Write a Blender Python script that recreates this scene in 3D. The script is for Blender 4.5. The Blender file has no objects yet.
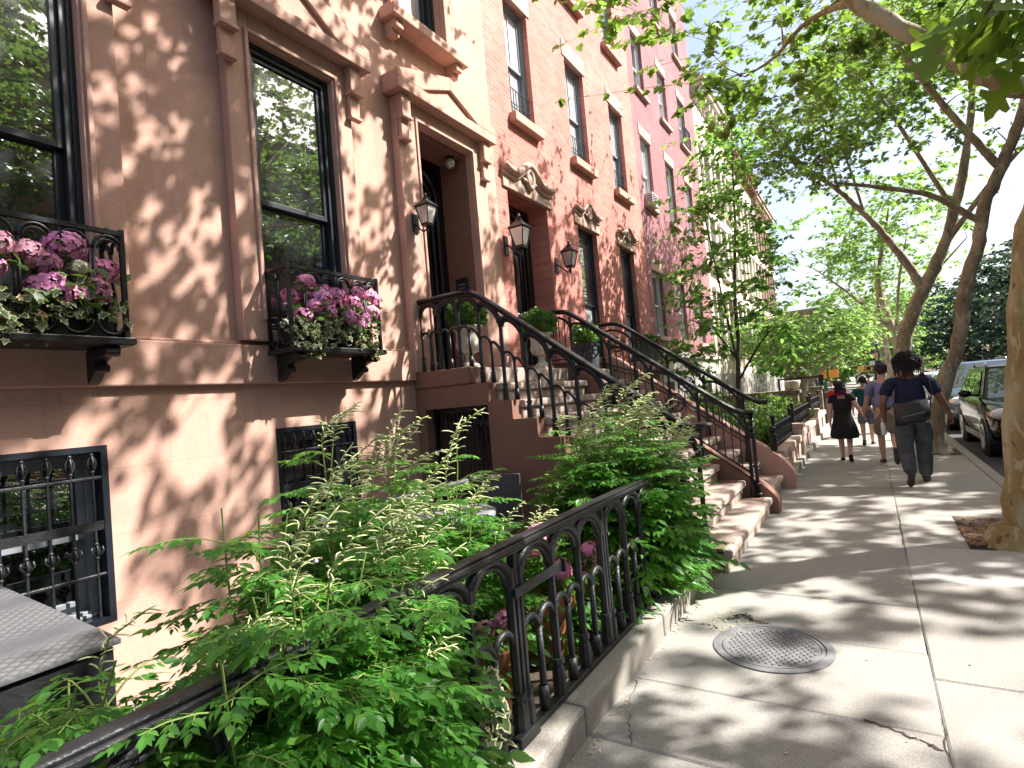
import bpy, bmesh, math, random
import numpy as np
from mathutils import Vector, Matrix, Quaternion
PI = math.pi
scene = bpy.context.scene
COL = scene.collection
F = -4.49            # plane of the house fronts (x)

# ------------------------------------------------------------------ objects
def rootloc(o):
    p = Vector((0, 0, 0))
    while o is not None:
        p += o.location
        o = o.parent
    return p

def tag(o, label=None, cat=None, group=None, kind=None):
    if label: o['label'] = label
    if cat: o['category'] = cat
    if group: o['group'] = group
    if kind: o['kind'] = kind
    return o

def thing(name, label, cat, loc=(0, 0, 0), group=None):
    o = bpy.data.objects.new(name, None)
    o.empty_display_size = 0.1
    COL.objects.link(o)
    o.location = loc
    return tag(o, label, cat, group)

def link_mesh(name, me, mat, parent=None, smooth=False, origin=None):
    o = bpy.data.objects.new(name, me)
    COL.objects.link(o)
    mats = mat if isinstance(mat, (list, tuple)) else [mat]
    for m in mats: me.materials.append(m)
    if parent is not None:
        off = rootloc(parent)
        o.parent = parent
        me.transform(Matrix.Translation(-off))
    elif origin is not None:
        me.transform(Matrix.Translation(-Vector(origin)))
        o.location = origin
    if smooth:
        me.polygons.foreach_set('use_smooth', [True] * len(me.polygons))
    return o

def children(o): return [c for c in bpy.data.objects if c.parent == o]

def copy_tree(o, loc=None, rotz=None, label=None, group=None, scale=None):
    def rec(s, par):
        c = s.copy(); COL.objects.link(c)
        if par is not None: c.parent = par
        for ch in KIDS.get(s.name, []): rec(ch, c)
        return c
    KIDS = {}
    for q in bpy.data.objects:
        if q.parent is not None: KIDS.setdefault(q.parent.name, []).append(q)
    r = rec(o, None)
    if loc is not None: r.location = loc
    if rotz is not None: r.rotation_euler = (0, 0, rotz)
    if scale is not None: r.scale = scale if isinstance(scale, tuple) else (scale,) * 3
    if label: r['label'] = label
    if group: r['group'] = group
    return r

class MB:
    """collects shapes into one mesh"""
    def __init__(s): s.v = []; s.f = []; s.m = []; s.mi = 0
    def add(s, vs, fs):
        b = len(s.v); s.v += [tuple(x) for x in vs]
        s.f += [tuple(i + b for i in f) for f in fs]; s.m += [s.mi] * len(fs); return s
    def box(s, x0, x1, y0, y1, z0, z1):
        if x0 > x1: x0, x1 = x1, x0
        if y0 > y1: y0, y1 = y1, y0
        if z0 > z1: z0, z1 = z1, z0
        return s.add([(x0,y0,z0),(x1,y0,z0),(x1,y1,z0),(x0,y1,z0),(x0,y0,z1),(x1,y0,z1),(x1,y1,z1),(x0,y1,z1)],
              [(0,3,2,1),(4,5,6,7),(0,1,5,4),(1,2,6,5),(2,3,7,6),(3,0,4,7)])
    def quad(s, a, b, c, d): return s.add([a, b, c, d], [(0,1,2,3)])
    def prism(s, pts, ext):
        """planar polygon pts (3d) extruded by the vector ext"""
        n = len(pts); e = Vector(ext)
        vs = [Vector(p) for p in pts]; vs += [p + e for p in vs]
        fs = [tuple(range(n))[::-1], tuple(range(n, 2*n))] + [(i, (i+1) % n, n+(i+1) % n, n+i) for i in range(n)]
        return s.add(vs, fs)
    def tube(s, path, r, n=8, cap=True, flat=None, up=None):
        """path of points, r number or list; flat=(a,b) scales the section"""
        P = [Vector(p) for p in path]; k = len(P)
        R = [r] * k if not hasattr(r, '__len__') else list(r)
        T = []
        for i in range(k):
            a = P[max(i-1, 0)]; b = P[min(i+1, k-1)]
            t = (b - a); T.append(t.normalized() if t.length > 1e-9 else Vector((0,0,1)))
        ref = Vector(up) if up else (Vector((0,0,1)) if abs(T[0].z) < .9 else Vector((1,0,0)))
        N = ref - T[0] * ref.dot(T[0]); N.normalize()
        vs = []; fs = []
        fa, fb = flat if flat else (1, 1)
        for i in range(k):
            if i: 
                N = N - T[i] * N.dot(T[i])
                if N.length < 1e-6: N = T[i].orthogonal()
                N.normalize()
            B = T[i].cross(N)
            for j in range(n):
                a = 2*PI*(j+.5)/n
                vs.append(P[i] + N*(math.cos(a)*R[i]*fa) + B*(math.sin(a)*R[i]*fb))
        for i in range(k-1):
            for j in range(n):
                a = i*n+j; b = i*n+(j+1) % n
                fs.append((a, b, b+n, a+n))
        if cap: fs.append(tuple(range(n))[::-1]); fs.append(tuple(range((k-1)*n, k*n)))
        return s.add(vs, fs)
    def lathe(s, prof, c=(0,0,0), n=20, cap=True):
        cx, cy, cz = c; vs = []; fs = []
        for r, z in prof:
            for j in range(n):
                a = 2*PI*j/n; vs.append((cx+r*math.cos(a), cy+r*math.sin(a), cz+z))
        k = len(prof)
        for i in range(k-1):
            for j in range(n):
                fs.append((i*n+j, i*n+(j+1) % n, (i+1)*n+(j+1) % n, (i+1)*n+j))
        if cap: fs.append(tuple(range(n))[::-1]); fs.append(tuple(range((k-1)*n, k*n)))
        return s.add(vs, fs)
    def ball(s, c, r, n=12, m=8):
        rx, ry, rz = r if hasattr(r, '__len__') else (r, r, r)
        vs = [(c[0], c[1], c[2]-rz)]; fs = []
        for i in range(1, m):
            t = PI*i/m - PI/2
            for j in range(n):
                a = 2*PI*j/n
                vs.append((c[0]+rx*math.cos(t)*math.cos(a), c[1]+ry*math.cos(t)*math.sin(a), c[2]+rz*math.sin(t)))
        vs.append((c[0], c[1], c[2]+rz)); L = len(vs)-1
        for j in range(n): fs.append((0, 1+(j+1) % n, 1+j))
        for i in range(m-2):
            for j in range(n):
                a = 1+i*n+j; b = 1+i*n+(j+1) % n; fs.append((a, b, b+n, a+n))
        o = 1+(m-2)*n
        for j in range(n): fs.append((o+j, o+(j+1) % n, L))
        return s.add(vs, fs)
    def mesh(s, name):
        me = bpy.data.meshes.new(name); me.from_pydata(s.v, [], s.f)
        if any(s.m): me.polygons.foreach_set('material_index', s.m)
        me.update(); return me
    def build(s, name, mat, parent=None, smooth=False, origin=None, bevel=0, recalc=False):
        me = s.mesh(name)
        if bevel or recalc:
            bm = bmesh.new(); bm.from_mesh(me)
            bmesh.ops.remove_doubles(bm, verts=bm.verts, dist=1e-5) if recalc else None
            bmesh.ops.recalc_face_normals(bm, faces=bm.faces)
            if bevel:
                es = [e for e in bm.edges if len(e.link_faces) == 2 and e.calc_face_angle(0) > .6]
                bmesh.ops.bevel(bm, geom=es, offset=bevel, segments=2, profile=.5, affect='EDGES', clamp_overlap=True)
            bm.to_mesh(me); bm.free()
        return link_mesh(name, me, mat, parent, smooth, origin)

# ------------------------------------------------------------------ materials
M = {}
def newmat(name):
    m = bpy.data.materials.new(name); m.use_nodes = True
    nt = m.node_tree; b = nt.nodes['Principled BSDF']; M[name] = m
    return m, nt, b
def N(nt, t, **kw):
    n = nt.nodes.new(t)
    for k, v in kw.items():
        if k in n.inputs: n.inputs[k].default_value = v
        else: setattr(n, k, v)
    return n
def ramp(nt, fac, stops):
    r = nt.nodes.new('ShaderNodeValToRGB'); e = r.color_ramp.elements
    while len(e) < len(stops): e.new(.5)
    for q, (p, c) in zip(e, stops):
        q.position = p; q.color = (*c, 1) if len(c) == 3 else c
    nt.links.new(fac, r.inputs[0]); return r.outputs[0]
def mixc(nt, fac, a, b, mode='MIX'):
    n = nt.nodes.new('ShaderNodeMix'); n.data_type = 'RGBA'; n.blend_type = mode
    for i, x in ((0, fac), (6, a), (7, b)):
        if hasattr(x, 'is_linked') or isinstance(x, bpy.types.NodeSocket): nt.links.new(x, n.inputs[i])
        elif isinstance(x, (int, float)): n.inputs[i].default_value = x
        else: n.inputs[i].default_value = (*x, 1) if len(x) == 3 else x
    return n.outputs[2]
def coords(nt, kind='Object', scale=None):
    tc = nt.nodes.new('ShaderNodeTexCoord'); o = tc.outputs[kind]
    if scale:
        mp = nt.nodes.new('ShaderNodeMapping'); mp.inputs['Scale'].default_value = scale if hasattr(scale, '__len__') else (scale,)*3
        nt.links.new(o, mp.inputs[0]); o = mp.outputs[0]
    return o
def noise(nt, vec, scale, detail=4, rough=.55):
    n = N(nt, 'ShaderNodeTexNoise', Scale=scale, Detail=detail, Roughness=rough)
    nt.links.new(vec, n.inputs['Vector']); return n.outputs['Fac']
def bump(nt, b, h, strength=.3, dist=.01):
    n = N(nt, 'ShaderNodeBump', Strength=strength, Distance=dist)
    nt.links.new(h, n.inputs['Height']); nt.links.new(n.outputs[0], b.inputs['Normal'])
    return n
def simple(name, col, rough=.6, var=.15, scale=6, metal=0, spec=.5, bumps=0, bscale=60):
    m, nt, b = newmat(name)
    c = coords(nt)
    f = noise(nt, c, scale)
    lo = tuple(x*(1-var) for x in col); hi = tuple(min(1, x*(1+var)) for x in col)
    nt.links.new(ramp(nt, f, [(.3, lo), (.7, hi)]), b.inputs['Base Color'])
    b.inputs['Roughness'].default_value = rough; b.inputs['Metallic'].default_value = metal
    b.inputs['Specular IOR Level'].default_value = spec
    if bumps: bump(nt, b, noise(nt, c, bscale, 5), bumps, .01)
    return m

def yz(nt, sx=1, sy=1):
    c = coords(nt); s = nt.nodes.new('ShaderNodeSeparateXYZ'); nt.links.new(c, s.inputs[0])
    k = nt.nodes.new('ShaderNodeCombineXYZ'); nt.links.new(s.outputs['Y'], k.inputs[0]); nt.links.new(s.outputs['Z'], k.inputs[1])
    return k.outputs[0], c

def stucco(name, col, joints=True, mott=.16):
    m, nt, b = newmat(name)
    v, c = yz(nt)
    f1 = noise(nt, c, 1.3, 6, .6); f2 = noise(nt, c, 40, 4, .6)
    base = ramp(nt, f1, [(.3, tuple(x*(1-mott) for x in col)), (.72, tuple(x*(1+mott) for x in col))])
    base = mixc(nt, .25, base, ramp(nt, f2, [(.35, tuple(x*.75 for x in col)), (.7, tuple(min(1, x*1.2) for x in col))]))
    # rain streaks
    mp = N(nt, 'ShaderNodeMapping'); mp.inputs['Scale'].default_value = (6, .6, 1); nt.links.new(v, mp.inputs[0])
    f3 = noise(nt, mp.outputs[0], 1.0, 4)
    base = mixc(nt, ramp(nt, f3, [(.50, (0, 0, 0)), (.8, (.45, .45, .45))]), base, tuple(x*.58 for x in col))
    h = f2
    if joints:
        br = N(nt, 'ShaderNodeTexBrick', Scale=1.0); br.offset = .5
        for k_, v_ in (('Brick Width', 1.35), ('Row Height', .46), ('Mortar Size', .004), ('Mortar Smooth', .2)): br.inputs[k_].default_value = v_
        nt.links.new(v, br.inputs['Vector'])
        base = mixc(nt, N_mul(nt, br.outputs['Fac'], .30), base, tuple(x*.5 for x in col))
    nt.links.new(base, b.inputs['Base Color']); b.inputs['Roughness'].default_value = .9
    b.inputs['Specular IOR Level'].default_value = .2
    bump(nt, b, h, .25, .004)
    return m
def N_mul(nt, s, k):
    n = nt.nodes.new('ShaderNodeMath'); n.operation = 'MULTIPLY'; nt.links.new(s, n.inputs[0]); n.inputs[1].default_value = k
    return n.outputs[0]
def brickmat(name, c1, c2, mortar, bw=.21, rh=.072):
    m, nt, b = newmat(name)
    v, c = yz(nt)
    br = N(nt, 'ShaderNodeTexBrick', Scale=1.0)
    br.inputs['Color1'].default_value = (*c1, 1); br.inputs['Color2'].default_value = (*c2, 1); br.inputs['Mortar'].default_value = (*mortar, 1)
    for k_, v_ in (('Brick Width', bw), ('Row Height', rh), ('Mortar Size', .006), ('Mortar Smooth', .3), ('Bias', -.2)): br.inputs[k_].default_value = v_
    nt.links.new(v, br.inputs['Vector'])
    f = noise(nt, c, 1.1, 6, .6)
    col = mixc(nt, .55, br.outputs['Color'], ramp(nt, f, [(.3, (.35, .33, .32)), (.7, (.75, .72, .7))]), 'OVERLAY')
    nt.links.new(col, b.inputs['Base Color']); b.inputs['Roughness'].default_value = .85; b.inputs['Specular IOR Level'].default_value = .25
    iv = nt.nodes.new('ShaderNodeMath'); iv.operation = 'SUBTRACT'; iv.inputs[0].default_value = 1; nt.links.new(br.outputs['Fac'], iv.inputs[1])
    bump(nt, b, iv.outputs[0], .5, .006)
    return m

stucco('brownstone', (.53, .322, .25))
stucco('brownstone_trim', (.52, .312, .243), joints=False)
stucco('brownstone_dark', (.22, .12, .085), joints=False)  # tone lowered to put the stoop side's shade into the colour
stucco('sandstone', (.47, .325, .26), joints=False)
stucco('cream_stone', (.66, .58, .46), joints=True)
stucco('cream_trim', (.72, .66, .55), joints=False)
stucco('grey_stone', (.36, .34, .31), joints=True)
stucco('far_brown', (.33, .2, .15), joints=True)
brickmat('salmon_brick', (.47, .185, .15), (.37, .13, .105), (.44, .25, .21))
brickmat('rose_brick', (.27, .122, .128), (.22, .095, .105), (.26, .135, .14))
brickmat('far_brick', (.34, .14, .1), (.28, .11, .08), (.36, .25, .2))
simple('iron', (.009, .0095, .011), .36, .35, 9, spec=.4, bumps=.25, bscale=70)
simple('iron_worn', (.016, .016, .018), .42, .4, 12, spec=.5, bumps=.35, bscale=60)
simple('dark_frame', (.012, .015, .021), .35, .2, 5)
simple('white_frame', (.62, .62, .60), .5, .06, 5)
simple('grey_frame', (.2, .22, .24), .5, .1, 5)
simple('door_paint', (.012, .011, .012), .28, .25, 4)
simple('dark_inside', (.012, .012, .012), .9, .2, 3)
simple('terracotta', (.38, .14, .075), .8, .2, 8, bumps=.2)
simple('soil', (.055, .038, .026), .95, .45, 14, bumps=.8, bscale=40)
simple('bark_litter', (.22, .12, .06), .9, .5, 30)
simple('paper_litter', (.45, .36, .22), .9, .4, 30)
simple('steel', (.35, .36, .37), .4, .12, 10, metal=.8)
simple('plastic_black', (.015, .015, .016), .4, .2, 8)
simple('wicker', (.055, .055, .058), .6, .35, 90, bumps=.6, bscale=120)
simple('table_top', (.28, .28, .29), .35, .15, 6)
simple('light_metal', (.42, .43, .45), .35, .1, 8, metal=.5)
simple('signal_yellow', (.85, .33, .06), .5, .1, 6)
simple('signal_green', (.045, .14, .11), .5, .15, 6)
simple('sign_red', (.5, .05, .04), .5, .1, 6)
simple('sign_white', (.7, .7, .7), .5, .05, 6)
simple('ac_white', (.62, .62, .60), .5, .08, 6)
simple('curtain', (.6, .62, .64), .9, .1, 10)
simple('urn_stone', (.55, .49, .40), .85, .22, 14, bumps=.4, bscale=40)
simple('planter_lead', (.05, .065, .075), .6, .2, 8)
simple('petal_pink', (.76, .24, .43), .6, .22, 18)
simple('petal_mauve', (.70, .26, .47), .6, .22, 18)
simple('petal_rose', (.78, .36, .46), .6, .2, 18)
simple('petal_cream', (.72, .70, .50), .6, .1, 18)
simple('stem_green', (.16, .24, .05), .6, .2, 8)
simple('plume_cream', (.56, .60, .28), .7, .22, 12)
simple('skin_dark', (.20, .095, .055), .5, .1, 10)
simple('skin_light', (.60, .36, .27), .5, .08, 10)
simple('hair_black', (.012, .011, .011), .55, .4, 60, bumps=.9, bscale=90)
simple('hair_brown', (.045, .026, .016), .55, .4, 60, bumps=.8, bscale=90)
simple('hair_pink', (.62, .05, .20), .55, .3, 60, bumps=.8, bscale=90)
simple('shirt_navy', (.008, .014, .048), .85, .3, 10, bumps=.9, bscale=11)
simple('shirt_teal', (.012, .075, .095), .85, .2, 10, bumps=.9, bscale=11)
simple('shirt_lilac', (.23, .25, .42), .85, .14, 10, bumps=.9, bscale=11)
simple('shirt_red', (.55, .03, .02), .85, .15, 10)
simple('dress_black', (.012, .012, .013), .9, .3, 10, bumps=.8, bscale=10)
simple('denim_grey', (.07, .078, .09), .9, .4, 9, bumps=1.0, bscale=9)
simple('khaki', (.20, .19, .14), .9, .15, 10)
simple('slate_shorts', (.11, .12, .17), .9, .15, 10)
simple('cap_navy', (.018, .022, .05), .8, .2, 10)
simple('bag_black', (.012, .012, .013), .45, .4, 10, bumps=.4, bscale=20)
simple('shoe_dark', (.06, .05, .045), .7, .25, 20)
simple('car_black', (.005, .005, .006), .1, .1, 3, spec=.35)
simple('car_blue', (.045, .075, .13), .15, .1, 3, spec=.6)
simple('car_silver', (.42, .45, .5), .2, .08, 3, metal=.4)
simple('car_white', (.65, .67, .7), .2, .05, 3)
simple('tyre', (.014, .014, .014), .8, .3, 20)
simple('rim', (.42, .43, .45), .3, .1, 6, metal=.8)
simple('lamp_lens', (.75, .77, .8), .08, .05, 6)
simple('amber_lens', (.6, .2, .04), .2, .1, 6)
simple('notice_white', (.75, .75, .73), .7, .05, 6)
simple('blue_sticker', (.12, .28, .6), .6, .1, 6)
simple('mossy_stone', (.17, .15, .10), .95, .5, 5, bumps=.9, bscale=14)
simple('pink_stone', (.46, .33, .27), .9, .25, 6, bumps=.5, bscale=18)
simple('stone_step', (.36, .28, .235), .85, .16, 7, bumps=.3, bscale=40)
simple('bluestone', (.30, .30, .29), .85, .2, 4, bumps=.2, bscale=40)
simple('asphalt', (.05, .05, .05), .9, .3, 18, bumps=.5, bscale=90)

def glassmat(name, refl, dark=(.006, .008, .009), rough=.01):
    m, nt, b = newmat(name)
    b.inputs['Base Color'].default_value = (*dark, 1); b.inputs['Roughness'].default_value = .25
    g = N(nt, 'ShaderNodeBsdfGlossy', Roughness=rough); g.inputs['Color'].default_value = (.92, .96, 1, 1)
    fr = N(nt, 'ShaderNodeFresnel', IOR=1.5)
    mx = nt.nodes.new('ShaderNodeMixShader')
    mth = nt.nodes.new('ShaderNodeMath'); mth.operation = 'ADD'; mth.use_clamp = True; mth.inputs[1].default_value = refl
    # old panes wobble a little
    c = coords(nt); n1 = noise(nt, c, 1.6, 1)
    bp = N(nt, 'ShaderNodeBump', Strength=.05, Distance=.02); nt.links.new(n1, bp.inputs['Height'])
    nt.links.new(bp.outputs[0], g.inputs['Normal'])
    nt.links.new(fr.outputs[0], mth.inputs[0]); nt.links.new(mth.outputs[0], mx.inputs[0])
    nt.links.new(b.outputs[0], mx.inputs[1]); nt.links.new(g.outputs[0], mx.inputs[2])
    nt.links.new(mx.outputs[0], nt.nodes['Material Output'].inputs[0])
    return m
glassmat('window_glass', .20)
glassmat('car_glass', .05)
glassmat('curtain_sky_glass', .36, (.62, .65, .67))  # pale base paints curtains plus reflected sky into the panes
glassmat('lamp_glass', .12, (.42, .40, .36), .15)

def leafmat(name, c_lo, c_hi, t_col, tfac=.42, gloss=.12, variegated=False):
    m, nt, b = newmat(name)
    gi = nt.nodes.new('ShaderNodeNewGeometry')
    col = ramp(nt, gi.outputs['Random Per Island'], [(0, c_lo), (.55, tuple((a+d)/2 for a, d in zip(c_lo, c_hi))), (.95, c_hi), (1, (c_hi[0]*2.1, c_hi[1]*1.05, c_hi[2]))])
    tcol = ramp(nt, gi.outputs['Random Per Island'], [(0, tuple(x*.7 for x in t_col)), (1, t_col)])
    b.inputs['Roughness'].default_value = .42; b.inputs['Specular IOR Level'].default_value = .5*gloss/.12
    nt.links.new(col, b.inputs['Base Color'])
    t = nt.nodes.new('ShaderNodeBsdfTranslucent'); nt.links.new(tcol, t.inputs['Color'])
    mx = nt.nodes.new('ShaderNodeMixShader'); mx.inputs[0].default_value = tfac
    nt.links.new(b.outputs[0], mx.inputs[1]); nt.links.new(t.outputs[0], mx.inputs[2])
    nt.links.new(mx.outputs[0], nt.nodes['Material Output'].inputs[0])
    return m
leafmat('leaf_plane', (.035, .085, .016), (.085, .17, .035), (.29, .48, .07), .48)
leafmat('leaf_garden', (.04, .13, .028), (.09, .22, .05), (.30, .56, .10), .55)
leafmat('leaf_oak', (.06, .14, .02), (.11, .20, .03), (.32, .52, .05), .5)
leafmat('leaf_far', (.06, .15, .035), (.12, .24, .06), (.36, .58, .12), .5)
leafmat('leaf_dark', (.016, .045, .024), (.035, .075, .035), (.06, .13, .04), .3)
leafmat('leaf_goat', (.025, .11, .016), (.09, .26, .036), (.25, .58, .06), .45)
leafmat('leaf_box', (.04, .11, .02), (.08, .18, .03), (.15, .32, .04), .3)
leafmat('leaf_ivy', (.05, .09, .025), (.10, .15, .04), (.15, .25, .05), .25)
leafmat('leaf_cream', (.50, .50, .27), (.62, .62, .38), (.4, .42, .2), .25)
leafmat('leaf_shrub', (.035, .085, .018), (.075, .14, .03), (.2, .36, .05), .38)

def barkmat(name, base, pale, olive, scale=3.2):
    m, nt, b = newmat(name)
    c = coords(nt); mp = N(nt, 'ShaderNodeMapping'); mp.inputs['Scale'].default_value = (1, 1, .45); nt.links.new(c, mp.inputs[0])
    vo = N(nt, 'ShaderNodeTexNoise', Scale=scale, Detail=3, Roughness=.5); nt.links.new(mp.outputs[0], vo.inputs['Vector'])
    v2 = N(nt, 'ShaderNodeTexNoise', Scale=scale*3.2, Detail=4, Roughness=.6, Distortion=.6); nt.links.new(mp.outputs[0], v2.inputs['Vector'])
    a = ramp(nt, vo.outputs['Fac'], [(.38, base), (.5, olive), (.62, pale)])
    a = mixc(nt, ramp(nt, v2.outputs['Fac'], [(.56, (0, 0, 0)), (.60, (1, 1, 1))]), a, pale)
    a = mixc(nt, ramp(nt, v2.outputs['Fac'], [(.33, (1, 1, 1)), (.37, (0, 0, 0))]), a, tuple(x*.45 for x in base))
    nt.links.new(a, b.inputs['Base Color']); b.inputs['Roughness'].default_value = .85
    bump(nt, b, v2.outputs['Fac'], .8, .03)
    return m
barkmat('bark_plane', (.25, .165, .07), (.40, .35, .22), (.28, .23, .10), 3.6)
barkmat('bark_grey', (.22, .17, .11), (.38, .34, .25), (.26, .21, .14), 4)
barkmat('bark_dark', (.06, .045, .035), (.11, .09, .07), (.07, .06, .045), 6)

# concrete flags: each slab an island with its own tone
def concrete(name, col):
    m, nt, b = newmat(name)
    c = coords(nt); gi = nt.nodes.new('ShaderNodeNewGeometry')
    f1 = noise(nt, c, .9, 7, .62); f2 = noise(nt, c, 120, 3, .7); f3 = noise(nt, c, 9, 5, .6)
    a = ramp(nt, f1, [(.3, tuple(x*.82 for x in col)), (.7, tuple(x*1.14 for x in col))])
    vo = N(nt, 'ShaderNodeTexVoronoi', Scale=5.5, Randomness=1.0); nt.links.new(c, vo.inputs['Vector'])
    a = mixc(nt, ramp(nt, vo.outputs['Distance'], [(.075, (.5, .5, .5)), (.115, (0, 0, 0))]), a, tuple(x*.45 for x in col))
    a = mixc(nt, .52, a, ramp(nt, f2, [(.32, tuple(x*.45 for x in col)), (.66, tuple(min(1, x*1.4) for x in col))]))
    a = mixc(nt, ramp(nt, f3, [(.58, (0, 0, 0)), (.75, (.3, .3, .3))]), a, tuple(x*.62 for x in col))
    t = ramp(nt, gi.outputs['Random Per Island'], [(0, (.86, .86, .86)), (.5, (.95, .95, .95)), (1, (1.0, 1.0, .99))])
    a = mixc(nt, 1.0, a, t, 'MULTIPLY')
    nt.links.new(a, b.inputs['Base Color']); b.inputs['Roughness'].default_value = .92; b.inputs['Specular IOR Level'].default_value = .25
    bump(nt, b, f2, .35, .004)
    return m
concrete('concrete', (.318, .298, .266))
concrete('kerbstone', (.33, .30, .26))
concrete('new_concrete', (.42, .41, .385))
# ------------------------------------------------------------------ camera, light, sky
fpx, YAW, PIT, ROL = 567.37, 0.558794, 0.0330364, -0.0851767
_cy, _sy = math.cos(YAW), math.sin(YAW)
FW = Vector((-_sy*math.cos(PIT), _cy*math.cos(PIT), math.sin(PIT)))
_r0 = Vector((_cy, _sy, 0)); _u0 = _r0.cross(FW)
RT = math.cos(ROL)*_r0 + math.sin(ROL)*_u0
UP = -math.sin(ROL)*_r0 + math.cos(ROL)*_u0
CAMP = Vector((0, 0, 1.6))
cam = bpy.data.cameras.new('camera'); cam.sensor_width = 36; cam.lens = 36*fpx/1024; cam.clip_end = 3000; cam.clip_start = .05
camo = bpy.data.objects.new('camera', cam); COL.objects.link(camo)
mw = Matrix.Identity(4)
for i in range(3):
    mw[i][0] = RT[i]; mw[i][1] = UP[i]; mw[i][2] = -FW[i]; mw[i][3] = CAMP[i]
camo.matrix_world = mw
scene.camera = camo
def seen_at(p):
    d = Vector(p) - CAMP; z = d.dot(FW)
    if z < .1: return None
    return 512 + fpx*d.dot(RT)/z, 384 - fpx*d.dot(UP)/z, z

SUN_EL, SUN_AZ = math.radians(46), math.radians(33)      # azimuth from +x (road side) towards +y (down the street)
SUND = Vector((math.cos(SUN_EL)*math.cos(SUN_AZ), math.cos(SUN_EL)*math.sin(SUN_AZ), math.sin(SUN_EL)))
w = bpy.data.worlds.new('World'); scene.world = w; w.use_nodes = True
sky = w.node_tree.nodes.new('ShaderNodeTexSky'); sky.sky_type = 'NISHITA'; sky.sun_disc = False
sky.sun_elevation = SUN_EL; sky.sun_rotation = math.radians(90) - SUN_AZ
sky.air_density = 1.0; sky.dust_density = 4.0; sky.ozone_density = 1.0
bg = w.node_tree.nodes['Background']; bg.inputs[1].default_value = .108
w.node_tree.links.new(sky.outputs[0], bg.inputs[0])
sl = bpy.data.lights.new('sun', 'SUN'); sl.energy = 5.0; sl.angle = math.radians(.5); sl.color = (1, .97, .925)
so = bpy.data.objects.new('sun', sl); COL.objects.link(so)
so.rotation_euler = (-SUND).to_track_quat('-Z', 'Y').to_euler()
so.location = (10, 10, 40)
scene.view_settings.view_transform = 'Standard'; scene.view_settings.look = 'None'
scene.view_settings.exposure = 1.5; scene.view_settings.gamma = 1
scene.cycles.max_bounces = 6; scene.cycles.diffuse_bounces = 2; scene.cycles.glossy_bounces = 3
scene.cycles.transmission_bounces = 4; scene.cycles.transparent_max_bounces = 4
scene.cycles.use_denoising = True
scene.cycles.sample_clamp_indirect = 6
try: scene.cycles.denoiser = 'OPENIMAGEDENOISE'
except Exception: pass

# ------------------------------------------------------------------ ground
rg = random.Random(5)
def struct(o): o['kind'] = 'structure'; return o
mb = MB(); mb.quad((-500, -300, -.5), (500, -300, -.5), (500, 900, -.5), (-500, 900, -.5))
struct(mb.build('ground', M['soil']))
mb = MB(); mb.quad((1.46, -60, -.12), (9.2, -60, -.12), (9.2, 400, -.12), (1.46, 400, -.12))
mb.quad((-80, 62, -.121), (1.46, 62, -.121), (1.46, 71, -.121), (-80, 71, -.121))
struct(mb.build('road', M['asphalt']))
mb = MB()
for k in range(3):
    mb.quad((2.2+k*2.1, 59, -.116), (2.7+k*2.1, 59, -.116), (2.7+k*2.1, 61.5, -.116), (2.2+k*2.1, 61.5, -.116))
mb.quad((-1.2, 62.4, -.116), (1.3, 62.4, -.116), (1.3, 62.7, -.116), (-1.2, 62.7, -.116))
struct(mb.build('crosswalk_marking', M['sign_white']))

# flags of the pavement, each slab with a worn bevelled edge; irregular joints as laid
def slab(mb, x0, x1, y0, y1, z=0.0, gap=.0018, jit=.0025):
    n = max(2, int((y1-y0)/.35)); m = max(2, int((x1-x0)/.35))
    ring = []
    for i in range(m): ring.append((x0+gap+(x1-x0-2*gap)*i/m, y0+gap))
    for i in range(n): ring.append((x1-gap, y0+gap+(y1-y0-2*gap)*i/n))
    for i in range(m): ring.append((x1-gap-(x1-x0-2*gap)*i/m, y1-gap))
    for i in range(n): ring.append((x0+gap, y1-gap-(y1-y0-2*gap)*i/n))
    ring = [(x+rg.uniform(-jit, jit), y+rg.uniform(-jit, jit)) for x, y in ring]
    cx, cy = (x0+x1)/2, (y0+y1)/2; k = len(ring)
    ins = [(x+(cx-x)/abs(x1-x0)*.02, y+(cy-y)/abs(y1-y0)*.02) for x, y in ring]
    tz = rg.uniform(-.002, .002)
    vs = [(x, y, z-.06) for x, y in ring] + [(x, y, z-.006) for x, y in ring] + [(x, y, z+tz) for x, y in ins]
    fs = []
    for i in range(k):
        j = (i+1) % k
        fs += [(i, j, k+j, k+i), (k+i, k+j, 2*k+j, 2*k+i)]
    fs.append(tuple(range(2*k, 3*k)))
    mb.add(vs, fs)
XJ = .145
mb = MB()
left = [-4, -2.2, -.6, .55, 1.6, 2.45, 3.05, 3.9, 4.65, 6.2, 7.75, 9.3, 10.4, 11.9, 13.4, 14.9] 
left += [14.9+1.52*k for k in range(1, 32)]
for a, b in zip(left, left[1:]): slab(mb, -1.28, XJ, a, b)
right = [-4, -2.1, -.4, 1.2, 2.4, 3.6, 5.25]
for a, b in zip(right, right[1:]): slab(mb, XJ, 1.31, a, b)
slab(mb, XJ, .62, 6.25, 7.6)
for a, b in zip([7.6, 9.2, 10.8, 12.4], [9.2, 10.8, 12.4, 12.75]): slab(mb, XJ, 1.31, a, b)
slab(mb, XJ, .70, 12.75, 13.8)
rr = [13.8+1.6*k for k in range(31)]
for a, b in zip(rr, rr[1:]):
    if abs((a+b)/2-18.3) < .8: slab(mb, XJ, .6, a, b)
    else: slab(mb, XJ, 1.31, a, b)
side = struct(mb.build('sidewalk', M['concrete']))
mb = MB(); slab(mb, XJ, 1.31, 5.25, 6.25, .001)
o = struct(mb.build('new_slab', M['new_concrete'], side))
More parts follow.
